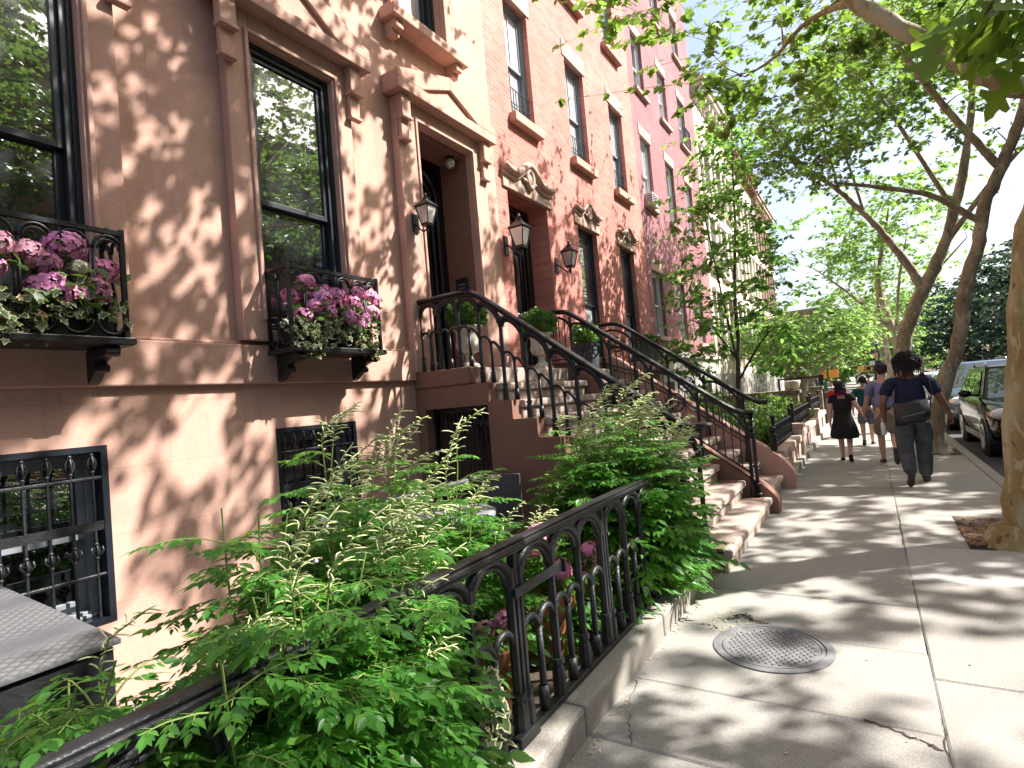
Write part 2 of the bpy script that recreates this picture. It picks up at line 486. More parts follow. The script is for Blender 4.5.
mb = MB(); mb.quad((-1.29, -4, -.02), (1.31, -4, -.02), (1.31, 62, -.02), (-1.29, 62, -.02))
struct(mb.build('sand_bed', M['soil'], side))
# far corner pavement across the crossing, and across the road
mb = MB(); mb.box(-60, 1.3, 71, 300, -.3, .0); mb.box(9.2, 13.5, -60, 400, -.3, .0)
struct(mb.build('far_sidewalk', M['concrete']))
# kerb
mb = MB(); y = -4.0
while y < 62:
    L = rg.uniform(1.6, 2.2); mb.box(1.315, 1.46, y+.004, min(y+L, 62)-.004, -.3, .004+rg.uniform(-.002, .003)); y += L
struct(mb.build('kerb', M['kerbstone'], bevel=.012))
# tree pits
def soil_patch(name, x0, x1, y0, y1, seed):
    r = random.Random(seed); n = 16; vs = []; fs = []
    for i in range(n+1):
        for j in range(n+1):
            e = min(i, j, n-i, n-j)
            vs.append((x0+(x1-x0)*i/n, y0+(y1-y0)*j/n, -.008 if e == 0 else -.012+r.uniform(0, .03)))
    for i in range(n):
        for j in range(n):
            a = i*(n+1)+j; fs.append((a, a+n+1, a+n+2, a+1))
    mb = MB(); mb.add(vs, fs); return struct(mb.build(name, M['soil'], smooth=True))
soil_patch('tree_pit', .62, 1.312, 6.25, 7.6, 1)
soil_patch('tree_pit', .70, 1.312, 12.75, 13.8, 2)
soil_patch('tree_pit', .6, 1.312, 17.0, 18.6, 3)
# bark chips and leaf litter, far too many to count
def litter(name, spots, n, mat, smin, smax, seed):
    r = random.Random(seed); mb = MB()
    for i in range(n):
        x0, x1, y0, y1, z = spots[r.randrange(len(spots))]
        x = r.uniform(x0, x1); y = r.uniform(y0, y1); a = r.uniform(0, PI); s = r.uniform(smin, smax); q = s*r.uniform(.3, .6)
        ca, sa = math.cos(a), math.sin(a); t = r.uniform(-.3, .3)*s
        p = [(-s, -q*.4), (-s*.2, -q), (s, -q*.1), (s*.5, q), (-s*.6, q*.8)]
        mb.add([(x+u*ca-v*sa, y+u*sa+v*ca, z+.004+abs(t)*(.5+u/s*.5)) for u, v in p], [(0, 1, 2, 3, 4)])
    o = mb.build(name, mat); o['kind'] = 'stuff'; return o
tag(litter('bark_chips', [(.66, 1.3, 6.3, 7.5, .02), (.62, .95, 6.3, 7.0, .02)], 700, M['bark_litter'], .008, .03, 4), 'orange brown bark chips and dry leaves in the soil around the nearest trunk', 'litter')
tag(litter('leaf_litter', [(-1.27, -1.12, .5, 9, .003), (-1.27, -1.19, 2, 6, .003), (-1.2, 1.2, 2, 9, .003), (-1.25, -1.0, 8, 14, .003), (-1.05, -.7, 3.8, 4.2, .003)], 620, M['paper_litter'], .003, .013, 8), 'dry leaf crumbs scattered on the pavement and along the coping', 'litter')
# cracks and broken-out hollows of the pavement
def crack(mb, pts, wid, z=.0045):
    r = random.Random(len(pts)+int(abs(pts[0][1])*10)); P = []
    for (x0, y0), (x1, y1) in zip(pts, pts[1:]):
        for k in range(8):
            t = k/8; P.append((x0+(x1-x0)*t+r.uniform(-.012, .012), y0+(y1-y0)*t+r.uniform(-.012, .012)))
    P.append(pts[-1])
    vs = []; fs = []
    for i, (x, y) in enumerate(P):
        a = P[max(i-1, 0)]; b = P[min(i+1, len(P)-1)]; dx, dy = b[0]-a[0], b[1]-a[1]; L = math.hypot(dx, dy) or 1
        ww = wid*r.uniform(.3, 1.2)*(0.3 if i in (0, len(P)-1) else 1)
        vs += [(x-dy/L*ww, y+dx/L*ww, z), (x+dy/L*ww, y-dx/L*ww, z)]
    for i in range(len(P)-1): fs.append((2*i, 2*i+1, 2*i+3, 2*i+2))
    mb.add(vs, fs)
mb = MB()
crack(mb, [(-1.24, 3.02), (-1.18, 2.72), (-1.1, 2.55), (-1.06, 2.45)], .0022)
crack(mb, [(-.70, 4.06), (-.78, 4.07), (-.88, 4.12), (-.98, 4.02)], .010)
crack(mb, [(-.80, 4.08), (-.86, 4.16), (-.93, 4.12)], .02)
crack(mb, [(-.98, 3.86), (-1.05, 3.92), (-1.12, 3.88)], .006)
crack(mb, [(.14, 5.9), (.148, 7.6)], .004)
crack(mb, [(.147, 2.7), (.14, 3.2)], .004)
crack(mb, [(-.16, 3.06), (0, 3.0), (.13, 2.93)], .011)
crack(mb, [(-.5, 12.2), (.0, 12.0)], .01)
struct(mb.build('pavement_crack', M['soil'], side))
# sunken yard in front of the first house, gardens beyond
mb = MB()
for i in range(5):
    for j in range(14):
        y0 = -4+j*.66; x0 = -4.46+i*.45
        mb.box(x0+.004, x0+.446, y0+.004, y0+.656, -.42, -.25+rg.uniform(-.003, .003))
struct(mb.build('areaway_paving', M['bluestone']))
mb = MB(); mb.quad((-4.5, -4, -.3), (-1.3, -4, -.3), (-1.3, 5.05, -.3), (-4.5, 5.05, -.3)); mb.box(-2.2, -1.43, -4, 4.9, -.29, .06)
mb.box(-4.48, -1.42, 9.45, 60, -.29, .12)
struct(mb.build('garden_soil', M['soil']))
# ------------------------------------------------------------------ house building kit
def facade(name, parent, mat, y0, y1, z0, z1, holes, x=F, depth=.28, inner=None):
    """front wall with openings and their reveals; holes: (ya, yb, za, zb[, depth])"""
    mb = MB()
    ys = sorted({y0, y1, *[h[0] for h in holes], *[h[1] for h in holes]}); zs = sorted({z0, z1, *[h[2] for h in holes], *[h[3] for h in holes]})
    ys = [q for q in ys if y0 <= q <= y1]; zs = [q for q in zs if z0 <= q <= z1]
    for a, b in zip(ys, ys[1:]):
        for c, d in zip(zs, zs[1:]):
            my, mz = (a+b)/2, (c+d)/2
            if any(h[0] < my < h[1] and h[2] < mz < h[3] for h in holes): continue
            mb.quad((x, a, c), (x, b, c), (x, b, d), (x, a, d))
    for h in holes:
        a, b, c, d = h[:4]; dd = h[4] if len(h) > 4 else depth; xb = x-dd
        mb.quad((xb, a, c), (x, a, c), (x, a, d), (xb, a, d)); mb.quad((x, b, c), (xb, b, c), (xb, b, d), (x, b, d))
        mb.quad((x, a, d), (x, b, d), (xb, b, d), (xb, a, d)); mb.quad((xb, a, c), (xb, b, c), (x, b, c), (x, a, c))
    return mb.build(name, mat, parent)

def ring(mb, x0, x1, ya, yb, za, zb, wd, wb=None, wt=None):
    wb = wd if wb is None else wb; wt = wd if wt is None else wt
    mb.box(x0, x1, ya, ya+wd, za, zb); mb.box(x0, x1, yb-wd, yb, za, zb)
    mb.box(x0, x1, ya+wd, yb-wd, za, za+wb); mb.box(x0, x1, ya+wd, yb-wd, zb-wt, zb)

def window(parent, ya, yb, za, zb, x, frame, glass='window_glass', rail=None, name='window', lower='same', mould=.05, muntin=False):
    """double-hung window in an opening; x is the wall plane"""
    rail = za + (zb-za)*.5 if rail is None else rail
    mb = MB(); xo = x-.10
    ring(mb, xo-.09, xo+.01, ya+.001, yb-.001, za+.001, zb-.001, mould, mould*.9)
    ring(mb, xo-.05, xo+.03, ya+.002, yb-.002, za+.002, zb-.002, mould*.45)
    wn = mb.build(name, M[frame], parent, bevel=.004)
    e = mould
    s = MB(); ring(s, xo-.055, xo-.02, ya+e, yb-e, rail-.03, zb-e, .045, .05)
    if muntin: s.box(xo-.05, xo-.025, (ya+yb)/2-.012, (ya+yb)/2+.012, rail+.02, zb-e-.045)
    s.build('upper_sash', M[frame], wn, bevel=.004)
    s = MB(); ring(s, xo-.095, xo-.058, ya+e, yb-e, za+e, rail+.03, .05, .07, .055)
    if muntin: s.box(xo-.09, xo-.065, (ya+yb)/2-.012, (ya+yb)/2+.012, za+e+.07, rail-.03)
    s.build('lower_sash', M[frame], wn, bevel=.004)
    p = MB(); p.quad((xo-.04, ya+e+.02, rail), (xo-.04, yb-e-.02, rail), (xo-.04, yb-e-.02, zb-e-.02), (xo-.04, ya+e+.02, zb-e-.02))
    p.build('pane', M[glass], wn)
    p = MB(); p.quad((xo-.078, ya+e+.02, za+e+.02), (xo-.078, yb-e-.02, za+e+.02), (xo-.078, yb-e-.02, rail), (xo-.078, ya+e+.02, rail))
    p.build('pane', M[glass if lower == 'same' else lower], wn)
    return wn

def house_body(parent, mat, y0, y1, z1, back=-15, roofmat='asphalt'):
    mb = MB(); mb.quad((back, y0, -.4), (F-.7, y0, -.4), (F-.7, y0, z1), (back, y0, z1))
    mb.quad((F-.7, y1, -.4), (back, y1, -.4), (back, y1, z1), (F-.7, y1, z1))
    mb.quad((F, y0, -.4), (F-.7, y0, -.4), (F-.7, y0, z1), (F, y0, z1)); mb.quad((F-.7, y1, -.4), (F, y1, -.4), (F, y1, z1), (F-.7, y1, z1))
    mb.quad((back, y1, -.4), (back, y0, -.4), (back, y0, z1), (back, y1, z1))
    mb.build('side_wall', M[mat], parent)
    mb = MB(); mb.box(back, F-.001, y0+.002, y1-.002, z1-.1, z1); mb.build('roof', M[roofmat], parent)

def cornice(parent, mat, y0, y1, z, proj=.45, h=.6, n=None):
    mb = MB()
    for a, b, c, d in ((.12, 0, .0, .35), (.25, .0, .35, .55), (.82, 0, .55, .8), (1, 0, .8, 1)):
        mb.box(F+.002, F+proj*a, y0+.003, y1-.003, z+h*c, z+h*d)
    k = n or int((y1-y0)/.55)
    for i in range(k):
        yc = y0+(i+.5)*(y1-y0)/k; mb.box(F+.002, F+proj*.62, yc-.08, yc+.08, z+h*.1, z+h*.56)
    return mb.build('cornice', M[mat], parent, bevel=.01)

def sill(parent, mat, ya, yb, z, x=F, proj=.11, h=.13, over=.09, name='sill'):
    mb = MB(); mb.box(x-.09, x+proj, ya-over, yb+over, z-h, z+.004); return mb.build(name, M[mat], parent, bevel=.012)
def lintel(parent, mat, ya, yb, z, x=F, proj=.02, h=.30, over=.10, name='lintel'):
    mb = MB(); mb.box(x-.05, x+proj, ya-over, yb+over, z-.004, z+h); return mb.build(name, M[mat], parent, bevel=.01)
def scroll_hood(parent, mat, ya, yb, z, x=F, rise=.16, r=.05):
    """flat lintel stone with a serpentine moulding and a cartouche"""
    W = yb-ya; over = .14
    mb = MB(); mb.box(x-.05, x+.035, ya-over, yb+over, z-.004, z+.30)
    mb.build('lintel', M[mat], parent, bevel=.012)
    path = []; path2 = []
    for i in range(33):
        t = -1+2*i/32; s = (abs(t))
        zz = z+.33 + rise*(0.5+0.5*math.cos(PI*min(1, s/.62)))*.95 - .06*(1 if s > .62 else s/.62)+ (.05*((s-.62)/.38)**2 if s > .62 else 0)
        path.append((x+.075, ya-over+W*.0+(W+2*over)*(t+1)/2, zz)); path2.append((x+.04, ya-over+(W+2*over)*(t+1)/2, zz-.085))
    mb = MB(); mb.tube(path, r, 10, flat=(1, 1.25)); mb.tube(path2, r*.7, 8)
    for i in (7, 25): 
        p = path[i]; mb.ball((p[0]+.02, p[1], p[2]), (r*1.15, r*1.5, r*1.15), 10, 6)
    # panel below the arch of the moulding
    n = len(path); vs = [(x+.03, p[1], z+.30) for p in path[7:26]]+[(x+.03, p[1], p[2]-.05) for p in path[7:26]]; m = 19
    mb.add(vs, [(i, i+1, m+i+1, m+i) for i in range(m-1)])
    mb.build('hood_moulding', M[mat], parent, smooth=True)
    mb = MB(); yc = (ya+yb)/2; k = min(1, W/1.2)
    mb.tube([(x+.07, yc+.10*k*math.cos(a), z+.30+.15*k*math.sin(a)) for a in [2*PI*i/20 for i in range(21)]], .035*k+.008, 8, cap=False)
    mb.ball((x+.06, yc, z+.30), (.04, .06*k, .09*k), 10, 7)
    for sgn in (-1, 1):
        mb.tube([(x+.06, yc+sgn*(.13+.05*t)*k, z+.22+.02*math.sin(t*4)+.03*t) for t in (0, .5, 1, 1.5, 2)], [.04*k, .035*k, .03*k, .022*k, .01], 8)
    mb.build('cartouche', M[mat], parent, smooth=True)

def panel_door(parent, ya, yb, za, zb, x, mat='door_paint'):
    """double door with round-headed mouldings and a glazed transom"""
    mb = MB(); mb.box(x-.06, x, ya, yb, za, zb)
    d = mb.build('door', M[mat], parent)
    yc = (ya+yb)/2; W = (yb-ya)/2
    mb = MB(); ring(mb, x+.001, x+.06, ya, yb, za, zb, .09)
    mb.box(x+.001, x+.045, yc-.04, yc+.04, za+.02, zb-.75)
    # round head
    R = W-.12; zc = zb-.14-R
    for rr, t in ((R, .04), (R-.13, .028)):
        mb.tube([(x+.03, yc+rr*math.cos(a), zc+rr*math.sin(a)) for a in [PI*i/20 for i in range(21)]], t, 8)
        for sg in (-1, 1): mb.tube([(x+.03, yc+sg*rr, za+.1), (x+.03, yc+sg*rr, zc)], t, 8)
    mb.build('door_moulding', M[mat], d, bevel=0)
    mb = MB()
    for sg in (-1, 1):
        a0, a1 = (yc+.08, yc+R-.2) if sg > 0 else (yc-R+.2, yc-.08)
        for z0, z1 in ((za+.15, za+.85), (za+.98, zc-.1)):
            ring(mb, x+.001, x+.03, a0, a1, z0, z1, .03); mb.box(x+.001, x+.016, a0+.07, a1-.07, z0+.07, z1-.07)
    mb.build('door_panel', M[mat], d, bevel=.006)
    mb = MB()
    for sg in (-1, 1):
        mb.tube([(x+.03, yc+sg*.055, za+1.0), (x+.085, yc+sg*.055, za+1.0)], .012, 8); mb.ball((x+.1, yc+sg*.055, za+1.0), .03, 10, 7)
    mb.build('handle', M['steel'], d, smooth=True)
    return d

def grille(parent, ya, yb, za, zb, x, n, name='window_grille', balls=True):
    """wrought iron window guard with ornate cast knots"""
    g = MB()
    g.tube([(x, ya+.01, zb-.20), (x, yb+.03, zb-.20)], .014, 8); g.tube([(x, ya+.01, za+.30), (x, yb+.03, za+.30)], .012, 8)
    g.box(x-.012, x+.012, ya+.01, yb+.02, za+.60, za+.66)
    for i in range(n):
        y = ya+(yb-ya)*(i+.5)/n
        g.tube([(x, y, za+.02), (x, y, zb-.03)], .011, 6)
    o = g.build(name, M['iron_worn'], parent)
    for i in range(n):
        y = ya+(yb-ya)*(i+.5)/n
        for zc in (zb-.10, za+.46):
            k = MB()
            s = .058 if zc > zb-.2 else .046
            for j in range(4):
                a0 = j*PI/2
                k.tube([(x+s*.42*math.sin(t)*math.cos(a0), y+s*.42*math.sin(t)*math.sin(a0), zc-s+2*s*t/PI) for t in [PI*q/8 for q in range(9)]], .008, 5)
            k.ball((x, y, zc+s), .017, 8, 5); k.ball((x, y, zc-s), .017, 8, 5); k.ball((x, y, zc), .02, 8, 5)
            if zc < zb-.3:
                for sg in (-1, 1): k.tube([(x+.01, y+sg*.01, zc-.03), (x+.012, y+sg*.038, zc), (x+.012, y+sg*.03, zc+.03)], .007, 5)
            if zc > zb-.3: k.tube([(x, y, zb-.06), (x, y, zb+.0)], [.014, .002], 6)
            k.build('cast_knot', M['iron_worn'], o, smooth=True)
    return o

# ------------------------------------------------------------------ house 1: brownstone
H1 = thing('brownstone_house', 'brown stucco townhouse with pedimented door, filling the near side of the street', 'house', (F, 3.6, 0))
Y0, Y1 = -4.0, 7.2
WB = (3.09, 4.02); WA = (.84, 1.77); WZ = (-1.41, -.48); DR = (5.33, 6.45)
up = [(w_[0], w_[1], 6.43, 8.55) for w_ in (WZ, WA, WB)] + [(5.20, 6.12, 6.43, 8.55)]
up2 = [(w_[0], w_[1], 9.9, 11.8) for w_ in (WZ, WA, WB)] + [(5.20, 6.12, 9.9, 11.8)]
facade('wall', H1, M['brownstone'], Y0, Y1, 2.30, 13.4, [(w_[0], w_[1], 2.42, 5.06, .2) for w_ in (WZ, WA, WB)] + [(DR[0], DR[1], 2.05, 5.11, .62)] + up + up2)
facade('basement_wall', H1, M['brownstone'], Y0, Y1, -.42, 1.95, [(w_[0]+.06, w_[1]+.06, .35, 1.55, .3) for w_ in (WZ, WA, WB)], x=F+.012)
mb = MB(); mb.box(F-.2, F+.075, Y0+.002, 5.0, 1.95, 2.285); mb.box(F-.2, F+.03, Y0+.002, 5.0, 2.285, 2.315)
mb.box(F-.2, F+.075, 6.9, Y1-.002, 1.95, 2.285)
mb.build('water_table', M['brownstone_trim'], H1, bevel=.012)
mb = MB(); mb.box(F-.62, F-.001, DR[0], DR[1], 1.9, 2.06); mb.build('threshold', M['brownstone_trim'], H1)
house_body(H1, 'brownstone', Y0, Y1, 13.4)
cornice(H1, 'brownstone_dark', Y0, Y1, 12.9, .55, .7)
for w_ in (WZ, WA, WB):
    window(H1, w_[0], w_[1], 2.42, 5.06, F+.11, 'dark_frame', rail=3.62, mould=.075)
    window(H1, w_[0]+.101, w_[1]+.019, .392, 1.508, F-.02, 'grey_frame', rail=.95)
    mb = MB(); ring(mb, F-.27, F+.016, w_[0]+.061, w_[1]+.059, .351, 1.549, .04); mb.build('window_lining', M['dark_frame'], H1)
    # surround: two pilaster strips, head band, moulded pediment on corbels
    a, b = w_[0]-.24, w_[1]+.23; yc = (w_[0]+w_[1])/2
    mb = MB()
    mb.box(F+.001, F+.11, a, w_[0], 2.318, 5.27); mb.box(F+.001, F+.11, w_[1], b, 2.318, 5.27); mb.box(F+.001, F+.11, w_[0], w_[1], 5.06, 5.27)
    mb.box(F+.001, F+.10, w_[0], w_[1], 2.318, 2.42)
    mb.build('window_surround', M['brownstone_trim'], H1, bevel=.01)
    mb = MB(); g = .035
    mb.box(F+.11, F+.135, w_[1]+.02, w_[1]+.02+g, 2.5, 5.08+g); mb.box(F+.11, F+.135, w_[0]-.02-g, w_[0]-.02, 2.5, 5.08+g); mb.box(F+.11, F+.135, w_[0]-.02, w_[1]+.02, 5.08, 5.08+g)
    mb.build('architrave_bead', M['brownstone_trim'], H1, bevel=.008)
def pediment(ya, yb, z0, ze, za):
    yc = (ya+yb)/2; x1 = F+.22
    mb = MB(); mb.prism([(F+.001, ya, z0), (F+.001, yb, z0), (F+.001, yb, ze), (F+.001, yc, za), (F+.001, ya, ze)], (.219, 0, 0))
    mb.build('pediment', M['brownstone_trim'], H1, bevel=.012)
    # raised rake mouldings leave a sunk triangular field
    mb = MB(); t = .13; zi = z0+.13
    e = .045
    mb.prism([(x1, ya, z0), (x1, yb, z0), (x1, yb, zi), (x1, ya, zi)], (e, 0, 0))
    for sg, yo in ((1, ya), (-1, yb)):
        mb.prism([(x1+.0005, yo, zi+.001), (x1+.0005, yo+sg*.42, zi+.001), (x1+.0005, yc, za-.16), (x1+.0005, yc, za+.01), (x1+.0005, yo, ze+.01)], (e-.002, 0, 0))
    mb.build('pediment_moulding', M['brownstone_trim'], H1, bevel=.008, recalc=False)
    for yo in (ya+.10, yb-.25):
        mb = MB(); mb.box(F+.111, F+.205, yo, yo+.15, z0-.27, z0-.001); mb.box(F+.111, F+.165, yo+.01, yo+.14, z0-.52, z0-.27)
        mb.box(F+.111, F+.225, yo-.012, yo+.162, z0-.30, z0-.265); mb.box(F+.111, F+.185, yo-.004, yo+.154, z0-.55, z0-.515)
        mb.build('corbel', M['brownstone_trim'], H1, bevel=.008)
for w_ in (WZ, WA, WB): pediment((w_[0]+w_[1])/2-.885, (w_[0]+w_[1])/2+.885, 5.27, 5.5, 5.86)
pediment(4.87, 6.89, 5.33, 5.55, 5.86)
mb = MB(); mb.box(F+.001, F+.11, 4.97, DR[0], 2.04, 5.33); mb.box(F+.001, F+.11, DR[1], 6.79, 2.04, 5.33); mb.box(F+.001, F+.11, DR[0], DR[1], 5.11, 5.33)
mb.build('door_surround', M['brownstone_trim'], H1, bevel=.01)
mb = MB(); g = .03
mb.box(F+.11, F+.13, DR[1]+.015, DR[1]+.015+g, 2.1, 5.16); mb.box(F+.11, F+.13, DR[0]-.015-g, DR[0]-.015, 2.1, 5.16); mb.box(F+.11, F+.13, DR[0]-.015, DR[1]+.015, 5.13, 5.16)
mb.build('architrave_bead', M['brownstone_trim'], H1)
mb = MB(); mb.box(F-.60, F-.001, DR[1]-.02, DR[1]-.001, 2.07, 5.1); mb.box(F-.60, F-.001, DR[0]+.001, DR[0]+.02, 2.07, 5.1); mb.box(F-.60, F-.001, DR[0]+.02, DR[1]-.02, 5.08, 5.1)
mb.build('door_lining', M['brownstone_dark'], H1)
panel_door(H1, DR[0]+.02, DR[1]-.02, 2.06, 5.08, F-.5)
mb = MB(); mb.box(F-.3, F-.1, DR[1]-.05, DR[1]-.021, 3.05, 3.4); o = mb.build('intercom', M['plastic_black'], H1, bevel=.006)
mb = MB()
for k in range(5): mb.box(F-.26, F-.14, DR[1]-.054, DR[1]-.05, 3.1+k*.05, 3.125+k*.05)
mb.build('button_row', M['steel'], o)
mb = MB(); mb.lathe([(.0, -.03), (.055, -.02), (.06, .0), (.045, .03)], (F-.14, 6.28, 5.06), 14); o = mb.build('ceiling_lamp', M['iron'], H1, smooth=True)
mb = MB(); mb.ball((F-.14, 6.28, 4.985), .075, 16, 10); mb.build('globe', M['lamp_glass'], o, smooth=True)
mb = MB(); mb.quad((F+.114, 6.62, 2.86), (F+.114, 6.71, 2.86), (F+.114, 6.71, 3.02), (F+.114, 6.62, 3.02)); mb.build('blue_sticker', M['blue_sticker'], H1)
for (a, b, c, d) in up + up2:
    window(H1, a, b, c, d, F-.02, 'dark_frame', mould=.07)
    mb = MB(); mb.box(F+.001, F+.09, a-.14, a, c, d+.14); mb.box(F+.001, F+.09, b, b+.14, c, d+.14); mb.box(F+.001, F+.09, a, b, d, d+.14); mb.build('window_surround', M['brownstone_trim'], H1, bevel=.01)
    mb = MB(); mb.box(F-.09, F+.24, a-.28, b+.26, c-.19, c-.06); mb.box(F-.09, F+.17, a-.24, b+.22, c-.06, c+.002)
    mb.build('sill', M['brownstone_trim'], H1, bevel=.012)
    for yo in (a-.2, b+.04):
        mb = MB(); mb.box(F+.001, F+.19, yo, yo+.13, c-.29, c-.19); mb.box(F+.001, F+.12, yo+.005, yo+.125, c-.36, c-.29); mb.build('corbel', M['brownstone_trim'], H1, bevel=.008)
for w_, n in ((WA, 7), (WB, 8), (WZ, 7)):
    grille(H1, w_[0]+.08, w_[1]+.03, .38, 1.53, F-.0+.0, n)

# ------------------------------------------------------------------ house 2: salmon brick
H2 = thing('salmon_brick_house', 'salmon brick townhouse with scrolled stone hoods over door and windows', 'house', (F, 10.6, 0))
Y0, Y1 = 7.2, 14.05
D2 = (7.52, 8.82)
pw = [(10.06, 10.98), (12.27, 13.19)]
w2 = [(7.88, 8.66), (10.12, 10.98), (12.36, 13.2)]
holes = [(D2[0], D2[1], 2.06, 4.95, .55)] + [(a, b, 2.25, 4.95, .22) for a, b in pw] + [(a, b, 6.26, 8.32, .24) for a, b in w2] + [(a, b, 9.7, 11.5, .24) for a, b in w2] + [(a, b, 12.7, 14.2, .24) for a, b in w2]
facade('wall', H2, M['salmon_brick'], Y0, Y1, 1.9, 15.2, holes)
facade('basement_wall', H2, M['brownstone_dark'], Y0, Y1, -.42, 1.9, [(a, b, .4, 1.6) for a, b in pw], x=F+.03)
for a, b in pw: window(H2, a, b, .4, 1.6, F-.05, 'dark_frame')
house_body(H2, 'salmon_brick', Y0, Y1, 15.2); cornice(H2, 'brownstone_dark', Y0, Y1, 14.9, .6, .8)
panel_door(H2, D2[0], D2[1], 2.06, 4.95, F-.45)
scroll_hood(H2, 'sandstone', D2[0], D2[1], 4.95, rise=.20, r=.06)
mb = MB(); mb.box(F-.44, F-.435, 8.1, 8.24, 2.95, 3.12); mb.build('notice', M['notice_white'], H2)
for a, b in pw:
    window(H2, a, b, 2.25, 4.95, F-.03, 'dark_frame', rail=3.45, mould=.06, lower='curtain_sky_glass')
    scroll_hood(H2, 'sandstone', a, b, 4.95, rise=.15, r=.042)
    sill(H2, 'sandstone', a, b, 2.25)
for z0, z1 in ((6.26, 8.32), (9.7, 11.5), (12.7, 14.2)):
    for a, b in w2:
        wn = window(H2, a, b, z0, z1, F-.03, 'grey_frame', 'curtain_sky_glass', mould=.06, muntin=z0 < 9)
        lintel(H2, 'sandstone', a, b, z1, h=.32); sill(H2, 'brownstone_trim', a, b, z0, proj=.13, h=.15)
        if z0 < 9:
            g = MB()
            for k in range(9): g.tube([(F-.07, a+.06+(b-a-.12)*k/8, z0+.04), (F-.07, a+.06+(b-a-.12)*k/8, z0+.55)], .008, 5)
            for zz in (.06, .3, .55): g.tube([(F-.07, a+.02, z0+zz), (F-.07, b-.02, z0+zz)], .009, 5)
            g.build('child_guard', M['iron'], wn)

# ------------------------------------------------------------------ house 3: rose painted brick
H3 = thing('rose_brick_house', 'rose painted brick townhouse standing between the salmon and the cream fronts', 'house', (F, 17.4, 0))
Y0, Y1 = 14.05, 21.1
w3 = [(14.5, 15.35), (16.7, 17.55), (18.85, 19.7)]
rows = ((3.0, 4.75), (6.5, 8.35), (9.6, 11.2), (12.6, 14.1), (15.0, 16.2))
facade('wall', H3, M['rose_brick'], Y0, Y1, 2.5, 17.2, [(a, b, c, d, .2) for c, d in rows for a, b in w3])
facade('basement_wall', H3, M['grey_stone'], Y0, Y1, -.42, 2.5, [(a, b, .7, 1.8) for a, b in w3], x=F+.06)
mb = MB(); mb.box(F-.1, F+.14, Y0+.003, Y1-.003, 2.47, 2.62); mb.build('water_table', M['grey_stone'], H3, bevel=.01)
for a, b in w3: window(H3, a, b, .7, 1.8, F, 'white_frame')
house_body(H3, 'rose_brick', Y0, Y1, 17.2); cornice(H3, 'brownstone_dark', Y0, Y1, 16.9, .6, .8)
for i, (c, d) in enumerate(rows):
    for j, (a, b) in enumerate(w3):
        wn = window(H3, a, b, c, d, F-.02, 'white_frame', 'curtain_sky_glass' if (i+j) % 2 else 'window_glass', mould=.06)
        lintel(H3, 'sandstone', a, b, d, h=.27, over=.07); sill(H3, 'sandstone', a, b, c, proj=.1, h=.11)
        if i == 2 and j == 2:
            g = MB()
            for k in range(9): g.tube([(F+.12, a+(b-a)*k/8, c), (F+.12, a+(b-a)*k/8, c+.6)], .01, 5)
            ring(g, F+.1, F+.13, a-.03, b+.03, c, c+.62, .03); g.build('child_guard', M['iron'], wn)
def air_conditioner(par, y, z, x=F):
    mb = MB(); mb.box(x-.15, x+.32, y-.28, y+.28, z, z+.36); o = mb.build('air_conditioner', M['ac_white'], par, bevel=.012)
    mb = MB()
    for k in range(7): mb.box(x+.321, x+.327, y-.25, y+.25, z+.04+k*.042, z+.055+k*.042)
    for k in range(4): mb.box(x+.06, x+.26, y-.287, y-.281, z+.06+k*.07, z+.08+k*.07)
    mb.build('grille', M['grey_frame'], o)
AC = thing('air_conditioner', 'white air conditioner hanging out of a rose house window above the garden', 'air conditioner', (F, 14.72, 6.40))
mb = MB(); mb.box(F-.15, F+.20, 14.5, 14.98, 6.42, 6.76); mb.build('case', M['ac_white'], AC, bevel=.012)
mb = MB()
for k in range(7): mb.box(F+.201, F+.207, 14.53, 14.95, 6.46+k*.038, 6.475+k*.038)
for k in range(4): mb.box(F+.06, F+.26, 14.492, 14.498, 6.48+k*.06, 6.5+k*.06)
mb.build('grille', M['grey_frame'], AC)

# ------------------------------------------------------------------ houses further on
stucco('pale_front', (.56, .44, .38))
def row_house(name, label, y0, y1, z1, mat, trim, frame, corn, rows, nwin=3, base='grey_stone', proj=.5, bay=False):
    h = thing(name, label, 'house', (F, (y0+y1)/2, 0))
    ww = (y1-y0)/nwin; wins = [(y0+ww*(i+.5)-.45, y0+ww*(i+.5)+.45) for i in range(nwin)]
    facade('wall', h, M[mat], y0, y1, 2.0, z1, [(a, b, c, d, .2) for c, d in rows for a, b in wins])
    mb = MB(); mb.box(F-.3, F+.05, y0+.002, y1-.002, -.42, 2.0); mb.build('basement_wall', M[base], h)
    house_body(h, mat, y0, y1, z1); cornice(h, corn, y0, y1, z1-.25, proj, .75)
    for i, (c, d) in enumerate(rows):
        for a, b in wins:
            window(h, a, b, c, d, F-.02, frame, 'curtain_sky_glass' if i % 2 else 'window_glass', mould=.06)
            mb = MB(); mb.box(F+.001, F+.10, a-.14, a, c-.02, d+.12); mb.box(F+.001, F+.10, b, b+.14, c-.02, d+.12); mb.box(F+.001, F+.14, a-.2, b+.2, d+.12, d+.3); mb.box(F+.001, F+.16, a-.2, b+.2, c-.16, c-.02)
            mb.build('window_surround', M[trim], h, bevel=.008)
    return h
R4 = ((2.9, 4.9), (5.9, 7.7), (8.7, 10.3), (11.0, 11.9))
row_house('cream_house', 'cream stone rowhouse next to the rose brick house behind the thin garden tree', 21.1, 27.1, 12.3, 'cream_stone', 'cream_trim', 'dark_frame', 'cream_trim', R4[:3])
row_house('cream_house', 'pale rowhouse with dark bracketed cornice, second past the rose brick house', 27.1, 33.2, 11.8, 'cream_stone', 'cream_trim', 'dark_frame', 'brownstone_dark', R4[:3], proj=.5)
